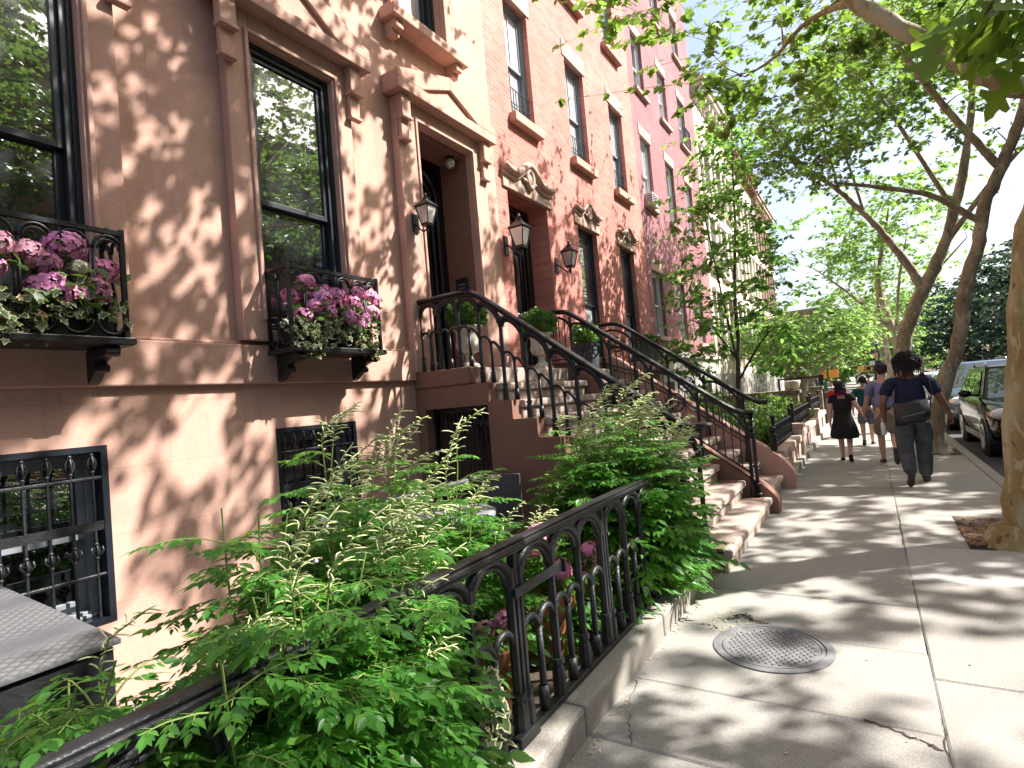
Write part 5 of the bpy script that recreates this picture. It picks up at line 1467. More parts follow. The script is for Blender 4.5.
Cl = [[(.55, 18, 0, .2), (.62, 18, 1.0, .18), (.84, 18, 2.1, .175), (1.05, 18, 2.8, .17), (1.28, 18, 3.35, .17), (1.62, 18, 4.0, .16), (1.95, 18, 4.7, .13), (2.25, 18, 5.6, .12), (2.6, 18, 7.0, .09), (2.9, 18.2, 8.8, .06), (3, 18.3, 10.5, .03)],
      [(1.40, 18, 3.7, .12), (1.05, 17.9, 4.45, .10), (.62, 17.8, 5.3, .085), (.2, 17.6, 5.9, .07), (-.2, 17.4, 6.45, .06), (-.9, 17.1, 7.2, .045), (-1.5, 16.8, 8.1, .03)],
      [(-.2, 17.4, 6.45, .04), (-.35, 17.2, 7.6, .03), (-.45, 17, 8.8, .02)],
      [(.3, 17.65, 5.8, .04), (.1, 17.2, 6.9, .03), (-.1, 16.9, 7.6, .018)],
      [(2.2, 18, 5.5, .07), (1.4, 17.6, 7.4, .05), (.6, 17, 9.2, .03)],
      [(1.9, 18, 4.6, .07), (3.4, 17.5, 6.4, .05), (5, 17, 7.4, .03)]]
TC = prune(np.vstack([blob(rt, (-.6, 16.9, 7.8), (1.9, 2.2, 1.5), 60), blob(rt, (1.4, 17.2, 9.4), (3.2, 3, 2.4), 95), blob(rt, (4.5, 17, 8.4), (2.6, 3, 2.4), 22), blob(rt, (1.0, 20.2, 10.6), (2.6, 2.6, 1.8), 46)]))
tree('plane_tree', 'forked plane tree with a long left limb, third along the kerb', Cl, TC, 'bark_grey', 'leaf_plane', 'plane', (.075, .125), 76, 7, (.65, .65, .17), 'plane trees along the kerb', 12)

# thin garden tree in front of the rose and cream houses, branches in flat layers
G = [[(-2.45, 13.4, .1, .055), (-2.46, 13.4, 1.4, .048), (-2.36, 13.4, 2.6, .044), (-2.34, 13.4, 3.6, .038), (-2.2, 13.4, 5.0, .028), (-2.12, 13.4, 6.4, .018), (-2.05, 13.4, 7.4, .01)],
     [(-2.4, 13.4, 1.7, .03), (-2.0, 13.3, 2.3, .022), (-1.6, 13.2, 2.7, .014), (-1.1, 13.1, 2.75, .008)],
     [(-2.4, 13.4, 2.1, .028), (-2.8, 13.2, 2.8, .02), (-3.2, 13.0, 3.1, .01)],
     [(-2.4, 13.4, 1.9, .03), (-2.55, 13.2, 3.4, .022), (-2.7, 13.1, 4.9, .015), (-2.8, 13, 6.0, .008)]]
rgd = np.random.default_rng(4); TG = []
for zz, R_, n_ in ((2.2, 1.7, 14), (2.8, 1.9, 18), (3.5, 1.8, 18), (4.2, 1.6, 17), (5.0, 1.4, 15), (5.8, 1.2, 13), (6.6, 1.0, 10), (7.4, .6, 6)):
    for k in range(n_):
        a = rgd.uniform(0, 6.28); r_ = R_*rgd.uniform(.35, 1); TG.append((-2.35+r_*math.cos(a)*.9, 13.4+r_*math.sin(a)*1.1, zz+rgd.normal(0, .15)))
tree('garden_tree', 'thin young tree with layered bright leaves in the garden before the rose house', G, TG, 'bark_dark', 'leaf_garden', 'small', (.10, .17), 58, 8, (.34, .34, .07), None, 8, twig=.007, flare=False)
# feathery branches reaching out over the far gardens
def street_tree(name, label, x, y, h, R, seed, leafm='leaf_far', n=80, lsize=(.16, .26), nleaf=44, bark='bark_grey', low=.35, group=None, kind='small'):
    r = np.random.default_rng(seed); 
    limbs = [[(x, y, -.1, .17), (x+.1, y, h*.25, .14), (x+r.uniform(-.3, .3), y, h*.5, .1), (x+r.uniform(-.4, .4), y, h*.8, .04)]]
    for k in range(4):
        a = k*1.57+r.uniform(-.4, .4); limbs.append([(x+.1, y, h*.3, .07), (x+R*.4*math.cos(a), y+R*.4*math.sin(a), h*.48, .05), (x+R*.8*math.cos(a), y+R*.8*math.sin(a), h*.62, .02)])
    T = blob(r, (x, y, h*(low+1)/2), (R, R, h*(1-low)/2), n)
    return tree(name, label, limbs, T, bark, leafm, kind, lsize, nleaf, seed, (.75, .75, .22), group, 8, flare=True)
fg = 'leafy trees further down the street'
street_tree('garden_tree', 'light green tree spreading over the gardens beyond the mossy wall', -2.2, 24, 4.3, 2.5, 31, group=fg, low=.48, n=150, lsize=(.14, .22))
street_tree('garden_tree', 'pale green tree in front of the dark corniced houses', -2.4, 31, 4.7, 2.7, 32, group=fg, low=.45, n=130)
street_tree('street_tree', 'pale tree near the traffic signal on the house side of the pavement', -3.4, 43, 5.4, 2.6, 33, group=fg, low=.4, n=120, lsize=(.2, .32))
street_tree('street_tree', 'tall kerbside tree before the crossing, behind the forked plane tree', 1.0, 27, 10, 3.2, 34, group=fg, low=.5, n=90)
street_tree('street_tree', 'kerbside tree halfway to the crossing', .95, 38, 10, 3.6, 35, group=fg, low=.42)
street_tree('street_tree', 'kerbside tree close to the far crossing', 1.0, 52, 10, 3.8, 36, group=fg, low=.35, lsize=(.22, .34))
street_tree('street_tree', 'light tree beyond the crossing left of the signal pole', -7, 76, 6.5, 5, 37, group=fg, low=.05, n=170, lsize=(.3, .5))
street_tree('street_tree', 'light tree beyond the crossing straight behind the walkers', 1.2, 80, 11, 5.5, 38, group=fg, low=.05, n=200, lsize=(.3, .5))
street_tree('street_tree', 'hazy tree closing the view far down the street', 7, 104, 15, 8, 39, group=fg, low=.02, n=220, lsize=(.45, .7))
street_tree('street_tree', 'tall hazy tree left of the far view, beyond the corner block', -5, 84, 6.0, 4.5, 45, group=fg, low=.02, n=160, lsize=(.32, .5))
dg = 'dark trees across the road'
street_tree('dark_tree', 'dark blue green tree across the road behind the parked cars', 10.6, 44, 10, 4.4, 40, 'leaf_dark', n=230, lsize=(.22, .36), nleaf=60, low=.05, group=dg)
street_tree('dark_tree', 'dark tree across the road left of the dark blue green one', 10.8, 57, 11, 5, 41, 'leaf_dark', n=230, lsize=(.26, .4), nleaf=60, low=.05, group=dg)
street_tree('dark_tree', 'dark tree across the road farthest toward the crossing', 10.5, 73, 11, 5.4, 42, 'leaf_dark', n=220, lsize=(.3, .48), nleaf=56, low=.04, group=dg)
street_tree('dark_tree', 'dark tree across the road beyond the crossing', 11.5, 92, 12, 6, 46, 'leaf_dark', n=200, lsize=(.4, .6), nleaf=50, low=.03, group=dg)
street_tree('street_tree', 'hazy light tree at the end of the road behind the parked cars', 5.5, 135, 15, 9, 47, 'leaf_far', n=200, lsize=(.6, .9), nleaf=44, low=.02, group=fg)
street_tree('dark_tree', 'dark tree across the road right behind the dark blue car', 11.2, 32, 9, 4, 48, 'leaf_dark', n=200, lsize=(.2, .32), nleaf=56, low=.05, group=dg)
# trees across the road that the window panes mirror, the last added for pavement shade
mg = 'street trees mirrored in the window panes'
street_tree('street_tree', 'leafy street tree across the road mirrored in the pane nearest the camera', 9.9, 4.4, 16.5, 3.8, 43, 'leaf_plane', n=190, lsize=(.14, .22), nleaf=72, low=.2, group=mg, kind='plane')
street_tree('street_tree', 'leafy street tree across the road mirrored in the pane beside the door', 9.9, 17, 16.5, 4.0, 44, 'leaf_plane', n=190, lsize=(.14, .22), nleaf=72, low=.2, group=mg, kind='plane')
street_tree('street_tree', 'thin open street tree added out of view across the road to streak the pavement with shade', 9.9, 10.6, 13.5, 3.0, 49, 'leaf_plane', n=62, lsize=(.14, .22), nleaf=44, low=.3, group=mg, kind='plane')  # added to throw streaks of shade across the pavement
# spray of lobed oak leaves close overhead
ro = np.random.default_rng(12); OT = PLANE
mb = MB(); LP, LT, LN, LS = [], [], [], []
for (p0, p1) in (((1.35, 3.1, 3.9), (.58, 2.9, 2.80)), ((1.35, 3.1, 3.9), (.47, 2.9, 2.9)), ((1.35, 3.1, 3.9), (.62, 3.0, 2.92)), ((1.35, 3.1, 3.9), (.42, 3.1, 3.05)), ((1.35, 3.1, 3.9), (.66, 2.8, 2.86))):
    p0 = np.array(p0); p1 = np.array(p1); md = (p0+p1)/2 + np.array([0, 0, .12]); pa = [(1-u)**2*p0+2*u*(1-u)*md+u*u*p1 for u in np.linspace(0, 1, 9)]
    mb.tube(pa, list(np.linspace(.014, .003, 9)), 5)
    for q in range(12):
        u = ro.uniform(.6, 1.0); o = (1-u)**2*p0+2*u*(1-u)*md+u*u*p1
        LP.append(o + ro.normal(0, .05, 3)); LT.append(ro.normal(0, .6, 3)+np.array([-.5, -.1, -.55])); LN.append(ro.normal(0, .5, 3)+np.array([0, -.5, .7])); LS.append(ro.uniform(.17, .26))
mb.build('twig', M['bark_dark'], OT, smooth=True); leaves('leaf_spray', LP, LT, LN, LS, 'oak', 'leaf_oak', OT)
# ------------------------------------------------------------------ people
def skin_mesh(name, J, E, Rd, sub=2, root=0):
    """grow one continuous surface over a skeleton: J joints, E edges, Rd radii (or pairs)"""
    bm = bmesh.new(); sk = bm.verts.layers.skin.verify()
    vs = [bm.verts.new(j) for j in J]
    for a, b in E: bm.edges.new((vs[a], vs[b]))
    for i, v in enumerate(vs):
        r = Rd[i]; v[sk].radius = r if hasattr(r, '__len__') else (r, r); v[sk].use_root = (i == root)
    me = bpy.data.meshes.new(name); bm.to_mesh(me); bm.free()
    o = bpy.data.objects.new('tmp', me); COL.objects.link(o)
    m = o.modifiers.new('s', 'SKIN'); m.use_smooth_shade = True; m.branch_smoothing = .6
    s = o.modifiers.new('u', 'SUBSURF'); s.levels = sub; s.render_levels = sub
    dg_ = bpy.context.evaluated_depsgraph_get(); dg_.update()
    out = bpy.data.meshes.new_from_object(o.evaluated_get(dg_)); out.name = name
    bpy.data.objects.remove(o)
    return out
def mesh_lists(me):
    return [tuple(v.co) for v in me.vertices], [tuple(p.vertices) for p in me.polygons]
def lerp(a, b, t): return tuple(x+(y-x)*t for x, y in zip(a, b))
def person(label, loc, heading, pose, mats, build=1.0, height=1.75, extra=None):
    """pose: dict of joints in metres for a 1.75 m figure, facing +y"""
    s = height/1.75
    root = thing('person', label, 'person', loc)
    ch, sh_ = math.cos(heading), math.sin(heading)
    def W(p): x, y, z = p; x *= s; y *= s; z *= s; return (loc[0]+x*ch-y*sh_, loc[1]+x*sh_+y*ch, loc[2]+z)
    P = dict(pose); b = build
    def fin(me, name, mat, par=root, smooth=True):
        for v in me.vertices: v.co = W(v.co)
        me.update(); return link_mesh(name, me, M[mat], par, smooth)
    names = ['pelvis', 'waist', 'chest', 'collar', 'neck', 'skull']
    J = [P[n_] for n_ in names]; R = [(.15*b, .12*b), (.135*b, .105*b), (.155*b, .115*b), (.085, .075), (.055, .055), (.06, .06)]
    E = [(i, i+1) for i in range(5)]; idx = {n_: i for i, n_ in enumerate(names)}
    def chain(start, pts, rad):
        k = idx[start]
        for (nm, p), r in zip(pts, rad):
            J.append(p); R.append(r); E.append((k, len(J)-1)); k = len(J)-1; idx[nm] = k
    for sd in ('l', 'r'):
        hip, kn, an, toe = P[sd+'hip'], P[sd+'knee'], P[sd+'ankle'], P[sd+'toe']
        chain('pelvis', [(sd+'hip', hip), (sd+'thigh', lerp(hip, kn, .4)), (sd+'knee', kn), (sd+'calf', lerp(kn, an, .32)), (sd+'ankle', an), (sd+'ball', lerp(an, toe, .7)), (sd+'toe', toe)],
              [.095*b, .088*b, .058*(1+(b-1)*.5), .058*(1+(b-1)*.4), .038, (.042, .03), (.032, .02)])
        shd, el, wr = P[sd+'shoulder'], P[sd+'elbow'], P[sd+'wrist']; 
        d = Vector(wr)-Vector(el); d.normalize(); palm = tuple(Vector(wr)+d*.075)
        chain('collar', [(sd+'shoulder', shd), (sd+'arm', lerp(shd, el, .5)), (sd+'elbow', el), (sd+'fore', lerp(el, wr, .35)), (sd+'wrist', wr), (sd+'palm', palm)],
              [.062*(1+(b-1)*.5), .052*(1+(b-1)*.6), .042*(1+(b-1)*.4), .042*(1+(b-1)*.4), .027, (.036, .019)])
    me = skin_mesh('body', J, E, R)
    v, f = mesh_lists(me); mb = MB(); mb.add(v, f); bpy.data.meshes.remove(me)
    # head with face and ears
    hc = Vector(P['head']); yaw = P.get('headyaw', 0); tilt = P.get('headtilt', 0)
    q = Matrix.Rotation(yaw, 4, 'Z') @ Matrix.Rotation(tilt, 4, 'X')
    h = MB(); h.ball((0, 0, 0), (.076, .094, .115), 20, 14)
    for i, p in enumerate(h.v):
        x, y, z = p
        if z < -.02: k = 1-.32*min(1, (-.02-z)/.1); x *= k; y = y*(1-.12*min(1, (-.02-z)/.1))+.012*min(1, (-.02-z)/.1)
        if y > .05 and abs(x) < .035: y += .006*(1-abs(x)/.035)*(1 if -.05 < z < .02 else .2)
        h.v[i] = (x, y, z)
    h.tube([(0, .088, .018), (0, .105, -.012), (0, .116, -.03), (0, .094, -.038)], [.008, .011, .014, .006], 8)
    for sx in (-1, 1):
        h.ball((sx*.078, -.006, -.01), (.012, .024, .034), 10, 7); h.ball((sx*.031, .082, .012), (.014, .010, .009), 8, 6)
    h.tube([(-.024, .090, -.062), (0, .097, -.060), (.024, .090, -.062)], [.005, .008, .005], 6)
    mb.add([hc + q @ Vector(p) for p in h.v], h.f)
    # hands: five bent fingers rooted in each palm
    for sd, sx in (('l', -1), ('r', 1)):
        el, wr = Vector(P[sd+'elbow']), Vector(P[sd+'wrist']); d = (wr-el).normalized(); out = Vector(P.get(sd+'palmside', (0, 1, 0))); out = (out-d*out.dot(d)).normalized()
        nrm = d.cross(out); curl = P.get(sd+'curl', .5); inn = nrm*(-sx) 
        pc = wr+d*.07
        for k in range(4):
            L = (.060, .072, .068, .052)[k]; o0 = pc + out*(.024-.016*k) + d*.012
            a1 = curl*.5; a2 = curl*1.1; a3 = curl*1.7
            pts = [o0-d*.012, o0]; cur = o0
            for aa, l in ((a1, .45), (a2, .32), (a3, .23)):
                cur = cur + (d*math.cos(aa)+inn*math.sin(aa))*L*l; pts.append(cur)
            mb.tube(pts, [.0095, .0092, .0085, .008, .006], 7)
        t0 = wr+d*.03+out*.022; mb.tube([t0-out*.01, t0+out*.018+d*.02+inn*.008, t0+out*.026+d*.045+inn*.02, t0+out*.02+d*.062+inn*.03], [.012, .0115, .010, .007], 7)
    me = mb.mesh('body'); fin(me, 'body', mats['skin'])
    def cloth(name, mat, nodes, edges, rads, rootn=0, sub=2): 
        me = skin_mesh(name, nodes, edges, rads, sub, rootn); return fin(me, name, mat)
    g = lambda n_: P[n_]
    if 'shirt' in mats:
        nd = [lerp(g('pelvis'), g('waist'), .15), g('waist'), g('chest'), lerp(g('chest'), g('collar'), .72)]; rd = [(.168*b, .142*b), (.155*b, .13*b), (.172*b, .135*b), (.105*b, .085)]
        ed = [(0, 1), (1, 2), (2, 3)]
        for sd in ('l', 'r'):
            k = len(nd); nd += [g(sd+'shoulder'), lerp(g(sd+'shoulder'), g(sd+'elbow'), .45), lerp(g(sd+'shoulder'), g(sd+'elbow'), .74)]; rd += [.080*(1+(b-1)*.6), .070*(1+(b-1)*.7), .066*(1+(b-1)*.7)]; ed += [(3, k), (k, k+1), (k+1, k+2)]
        cloth('t_shirt', mats['shirt'], nd, ed, rd)
    if 'trousers' in mats:
        full = mats.get('long', True)
        nd = [lerp(g('pelvis'), g('waist'), .35), g('pelvis')]; rd = [(.150*b, .125*b), (.168*b, .14*b)]; ed = [(0, 1)]
        for sd in ('l', 'r'):
            hip, kn, an = g(sd+'hip'), g(sd+'knee'), g(sd+'ankle'); k = len(nd)
            if full:
                nd += [hip, lerp(hip, kn, .45), kn, lerp(kn, an, .45), lerp(kn, an, 1.06)]; rd += [.112*b, .102*b, .080*b, .076*b, .080]; m_ = 5
            else:
                nd += [hip, lerp(hip, kn, .5), lerp(hip, kn, .98)]; rd += [.115*b, .108*b, .092*b]; m_ = 3
            ed += [(1, k)] + [(k+i, k+i+1) for i in range(m_-1)]
        cloth('trousers' if full else 'shorts', mats['trousers'], nd, ed, rd, 1)
    if 'dress' in mats:
        # fitted bodice and flared skirt in one mesh
        mb = MB(); n = 28; pv = Vector(g('pelvis')); prof = [(.215, .205, .52), (.235, .215, .60), (.215, .19, .74), (.185, .16, .88), (.150, .125, 1.02), (.148, .122, 1.10), (.165, .135, 1.22), (.168, .12, 1.32), (.13, .085, 1.395)]
        vs = []
        for i, (rx, ry, z) in enumerate(prof):
            for j in range(n):
                a = 2*PI*j/n; k = 1+(.07*math.cos(a*7+z*3) if i < 3 else 0); vs.append((pv.x+rx*b*k*math.cos(a), pv.y+ry*b*k*math.sin(a), z))
        fs = [(i*n+j, i*n+(j+1) % n, (i+1)*n+(j+1) % n, (i+1)*n+j) for i in range(len(prof)-1) for j in range(n)]
        mb.add(vs, fs)
        for sd in ('l', 'r'): mb.tube([lerp(g('collar'), g(sd+'shoulder'), .4), g(sd+'shoulder'), lerp(g(sd+'shoulder'), g(sd+'elbow'), .4)], [.085, .075, .068], 12)
        fin(mb.mesh('dress'), 'dress', mats['dress'])
    for sd in ('l', 'r'):
        an, toe = Vector(g(sd+'ankle')), Vector(g(sd+'toe')); d = (toe-an); up = Vector(P.get(sd+'solenormal', (0, 0, 1)))
        heel = an-Vector((d.x, d.y, d.z))*.28 - up*.055
        fr = toe - up*.012 + d.normalized()*.02
        mb = MB(); mb.tube([heel, lerp(heel, fr, .12), lerp(heel, fr, .45), lerp(heel, fr, .78), fr], [.025, .040, .040, .046, .025], 12, flat=(.85, 1.05), up=up)
        if mats.get('long', True) and 'dress' not in mats: mb.tube([an+up*.02, an-up*.03], [.047, .05], 10)
        fin(mb.mesh('shoe'), 'shoe', mats.get('shoe', 'shoe_dark'))
    if extra: extra(P, fin, root, W)
    return root
def stride(sw=1, amp=.28, arm=.22, lift=.10, hipw=.095):
    """walking pose; sw=1 puts the right leg ahead and the left heel lifting behind"""
    P = dict(pelvis=(0, 0, .95), waist=(0, .0, 1.08), chest=(0, .01, 1.28), collar=(0, .0, 1.44), neck=(0, .01, 1.52), skull=(0, .02, 1.60), head=(0, .03, 1.635))
    f, k = ('r', 'l') if sw > 0 else ('l', 'r'); sx = {'l': -1, 'r': 1}
    P[f+'hip'] = (sx[f]*hipw, .01, .90); P[f+'knee'] = (sx[f]*hipw*1.02, amp*.62, .49); P[f+'ankle'] = (sx[f]*hipw*.95, amp*.85, .085); P[f+'toe'] = (sx[f]*hipw*1.2, amp*.85+.17, .035)
    P[k+'hip'] = (sx[k]*hipw, -.01, .90); P[k+'knee'] = (sx[k]*hipw*.98, -amp*.05, .50); P[k+'ankle'] = (sx[k]*hipw*.9, -amp*1.15, .16+lift); P[k+'toe'] = (sx[k]*hipw, -amp*1.15+.085, .03+lift*.3)
    for sd, fw in ((f, -1), (k, 1)):
        x = sx[sd]
        P[sd+'shoulder'] = (x*.185, 0, 1.415); P[sd+'elbow'] = (x*.245, fw*arm*.35-.02, 1.12); P[sd+'wrist'] = (x*.255, fw*arm+.03, .88)
    return P
def hair_cap(P, fin, mat, r=(.088, .104, .115), c=(0, -.018, .03), n=900, seed=1, name='hair', long=None, curl=False, strands=None):
    rg = random.Random(seed); mb = MB(); h = Vector(P['head'])
    mb.ball(tuple(h+Vector(c)), r, 18, 12)
    for i in range(n):
        a = rg.uniform(0, 6.28); e = rg.uniform(-.5, 1.45); d = Vector((math.cos(a)*math.cos(e), math.sin(a)*math.cos(e), math.sin(e)))
        if d.y > .45 and d.z < .35: continue
        o = h+Vector(c)+Vector((d.x*r[0], d.y*r[1], d.z*r[2]))
        if curl:
            L = rg.uniform(.02, .05); mb.tube([o-d*.01, o+d*L*.6+Vector((rg.uniform(-.02, .02), rg.uniform(-.02, .02), 0)), o+d*L*.5+Vector((rg.uniform(-.02, .02), 0, -.03))], [.006, .008, .004], 4)
        else:
            t = Vector((d.x*.2, -.3, -1)); t = (t-d*t.dot(d)); t = t.normalized() if t.length > .01 else Vector((0, -1, 0)); mb.tube([o-t*.01, o+d*.005+t*.015, o+t*.03+d*.003], [.004, .006, .002], 4)
    if strands:
        for i in range(strands[0]):
            a = rg.uniform(PI+.1, 2*PI-.1); L = rg.uniform(*strands[1]); o = h+Vector((math.cos(a)*r[0]*.95, math.sin(a)*r[1]*.95+c[1], rg.uniform(-.04, .05)))
            w_ = rg.uniform(.004, .009)
            mb.tube([o, o+Vector((math.cos(a)*.025, math.sin(a)*.025, -L*.45)), o+Vector((math.cos(a)*.02+rg.uniform(-.015, .015), math.sin(a)*.03, -L))], [w_, w_, w_*.5], 5)
    return fin(mb.mesh(name), name, mat)

# --- man with the messenger bag
P1 = stride(1, .26, .12, .04, .115)
P1.update(lwrist=(-.315, .07, .90), lelbow=(-.325, -.09, 1.13), relbow=(.335, -.02, 1.12), rwrist=(.43, .10, .90), lcurl=1.1, rcurl=.9, lpalmside=(0, 1, 0), rpalmside=(0, 1, 0))
P1['lshoulder'] = (-.22, 0, 1.40); P1['rshoulder'] = (.22, 0, 1.40)
def ex1(P, fin, root, W):
    hair_cap(P, fin, 'hair_black', (.136, .136, .13), (0, -.02, .025), 1500, 3, curl=True, strands=(46, (.12, .20)))
def rootW(loc, heading, s):
    ch, sh_ = math.cos(heading), math.sin(heading)
    return lambda p: (loc[0]+(p[0]*ch-p[1]*sh_)*s, loc[1]+(p[0]*sh_+p[1]*ch)*s, loc[2]+p[2]*s)
L1 = (.47, 9.62, 0)
person('man in navy t-shirt and grey jeans with dark curly hair and a black bag', L1, .05, P1, dict(skin='skin_dark', shirt='shirt_navy', trousers='denim_grey'), 1.32, 1.79, ex1)
W1 = rootW(L1, .05, 1.80/1.75)
BG = thing('messenger_bag', 'black messenger bag slung across the back of the man in navy', 'bag', W1((-.03, -.24, .92)))
def wmesh(mb, name, mat, par, W, smooth=False, bevel=0):
    mb.v = [W(p) for p in mb.v]; return mb.build(name, M[mat], par, smooth, bevel=bevel)
mb = MB(); n = 14
for (z0, z1, y0, y1, x0, x1) in ((.80, 1.07, -.33, -.2, -.215, .17),): 
    vs = []
    for i in range(n+1):
        t = i/n; x = x0+(x1-x0)*t; bow = .035*math.sin(PI*t)
        vs += [(x, y0-bow, z0+.05+.09*t), (x, y0-bow+.02, z1+.06*t), (x, y1, z1+.06*t), (x, y1, z0+.07*t)]
    fs = [(4*i+j, 4*i+(j+1) % 4, 4*i+4+(j+1) % 4, 4*i+4+j) for i in range(n) for j in range(4)] + [(3, 2, 1, 0), (4*n, 4*n+1, 4*n+2, 4*n+3)]
    mb.add(vs, fs)
wmesh(mb, 'bag_body', 'bag_black', BG, W1, True)
mb = MB(); vs = []
for i in range(n+1):
    t = i/n; x = -.20+.36*t; bow = .035*math.sin(PI*t); vs += [(x, -.356-bow, .87+.09*t+.014*math.sin(t*17)), (x, -.338-bow, 1.085+.06*t), (x, -.2, 1.10+.06*t)]
mb.add(vs, [(3*i+j, 3*i+j+1, 3*i+4+j, 3*i+3+j) for i in range(n) for j in range(2)]); wmesh(mb, 'flap', 'bag_black', BG, W1, True)
mb = MB(); mb.tube([(.20, -.22, 1.14), (.215, -.23, 1.25), (.20, -.20, 1.38), (.165, -.09, 1.475), (.13, .06, 1.45), (0, .20, 1.25), (-.2, .17, 1.05), (-.27, -.05, 1.02), (-.265, -.2, 1.06)], .028, 6, flat=(.22, 1)); wmesh(mb, 'strap', 'bag_black', BG, W1, True)
mb = MB(); mb.prism([(-.15, -.395, .93), (.1, -.395, .985), (.1, -.395, .993), (-.15, -.395, .938)], (0, .012, 0)); wmesh(mb, 'trim_strip', 'grey_frame', BG, W1)
mb = MB(); c = Vector((-.33, .115, .775)); mb.lathe([(.0, -.11), (.032, -.105), (.033, .03), (.03, .05), (.013, .085), (.013, .105), (0, .106)], tuple(c), 14)
m, nt, b_ = newmat('bottle_plastic'); b_.inputs['Base Color'].default_value = (.75, .78, .82, 1); b_.inputs['Roughness'].default_value = .12
BT = thing('water_bottle', 'clear water bottle held in the left hand of the man in navy', 'bottle', W1(tuple(c))); wmesh(mb, 'bottle_body', 'bottle_plastic', BT, W1, True)
mb = MB(); mb.lathe([(0, .104), (.016, .104), (.016, .125), (0, .126)], tuple(c), 12); wmesh(mb, 'cap', 'notice_white', BT, W1)

# --- man with navy cap, hand in hand with the woman in black
P2 = stride(-1, .30, .16, .16)
P2.update(lelbow=(-.26, .10, 1.14), lwrist=(-.313, .281, .879), lcurl=1.2, headyaw=.5)
def ex2(P, fin, root, W):
    hair_cap(P, fin, 'hair_brown', (.083, .098, .09), (0, -.012, .015), 300, 5)
    mb = MB(); h = Vector(P['head']); q = Matrix.Rotation(P.get('headyaw', 0), 4, 'Z')
    mb.lathe([(.094, .03), (.099, .06), (.094, .095), (.07, .125), (.03, .14), (0, .142)], (0, 0, 0), 20)
    mb.tube([(0, .07, .045), (0, .13, .042), (0, .175, .03)], [.075, .07, .05], 12, flat=(.12, 1), up=(0, 0, 1)); mb.ball((0, 0, .142), .008, 8, 5)
    mb.v = [tuple(h+q @ Vector((p[0]*.93, p[1]*1.07-.006, p[2]))) for p in mb.v]
    fin(mb.mesh('cap'), 'cap', 'cap_navy')
L2 = (.20, 11.6, 0)
person('man in navy cap, lilac shirt and khaki shorts holding the hand of a woman', L2, 0, P2, dict(skin='skin_light', shirt='shirt_lilac', trousers='khaki', long=False, shoe='shoe_dark'), 1.06, 1.72, ex2)
# --- woman in the black dress
P3 = stride(-1, .20, .10, .03, .085)
P3.update(rwrist=(.384, -.181, 1.022), relbow=(.30, -.10, 1.17), rcurl=1.1, headyaw=-.3)
def ex3(P, fin, root, W):
    hair_cap(P, fin, 'hair_black', (.096, .125, .128), (0, -.025, .022), 520, 7, strands=(60, (.06, .14)))
    hair_cap(P, fin, 'hair_pink', (.082, .062, .06), (.03, -.05, -.10), 120, 8, name='pink_hair', strands=(90, (.10, .18)))
L3 = (-.45, 12.1, 0)
person('woman in short black dress with pink ended black hair, walking hand in hand', L3, 0, P3, dict(skin='skin_light', dress='dress_black', shoe='dress_black'), 1.16, 1.46, ex3)
# --- man in teal
P4 = stride(1, .20, .15, .02)
P4.update(lelbow=(-.26, -.03, 1.12), lwrist=(-.27, .05, .88))
def ex4(P, fin, root, W): hair_cap(P, fin, 'hair_brown', (.084, .099, .10), (0, -.012, .022), 420, 9)
person('man in teal t-shirt and grey shorts walking ahead between the couple', (-.11, 14.8, 0), 0, P4, dict(skin='skin_light', shirt='shirt_teal', trousers='slate_shorts', long=False), 1.16, 1.52, ex4)
# --- person in red, mostly hidden
P5 = stride(-1, .22, .15, .03)
def ex5(P, fin, root, W): hair_cap(P, fin, 'hair_brown', (.084, .099, .10), (0, -.012, .022), 300, 10)
person('person in red shirt mostly hidden behind the woman in black', (-.70, 16.6, 0), 0, P5, dict(skin='skin_light', shirt='shirt_red', trousers='slate_shorts', long=False), 1.05, 1.46, ex5)
P6 = stride(1, .22, .15, .03)
person('distant walker in dark clothes seen past the man in teal', (.02, 24.0, 0), 0, P6, dict(skin='skin_light', shirt='dress_black', trousers='denim_grey'), 1.05, 1.55, ex5)
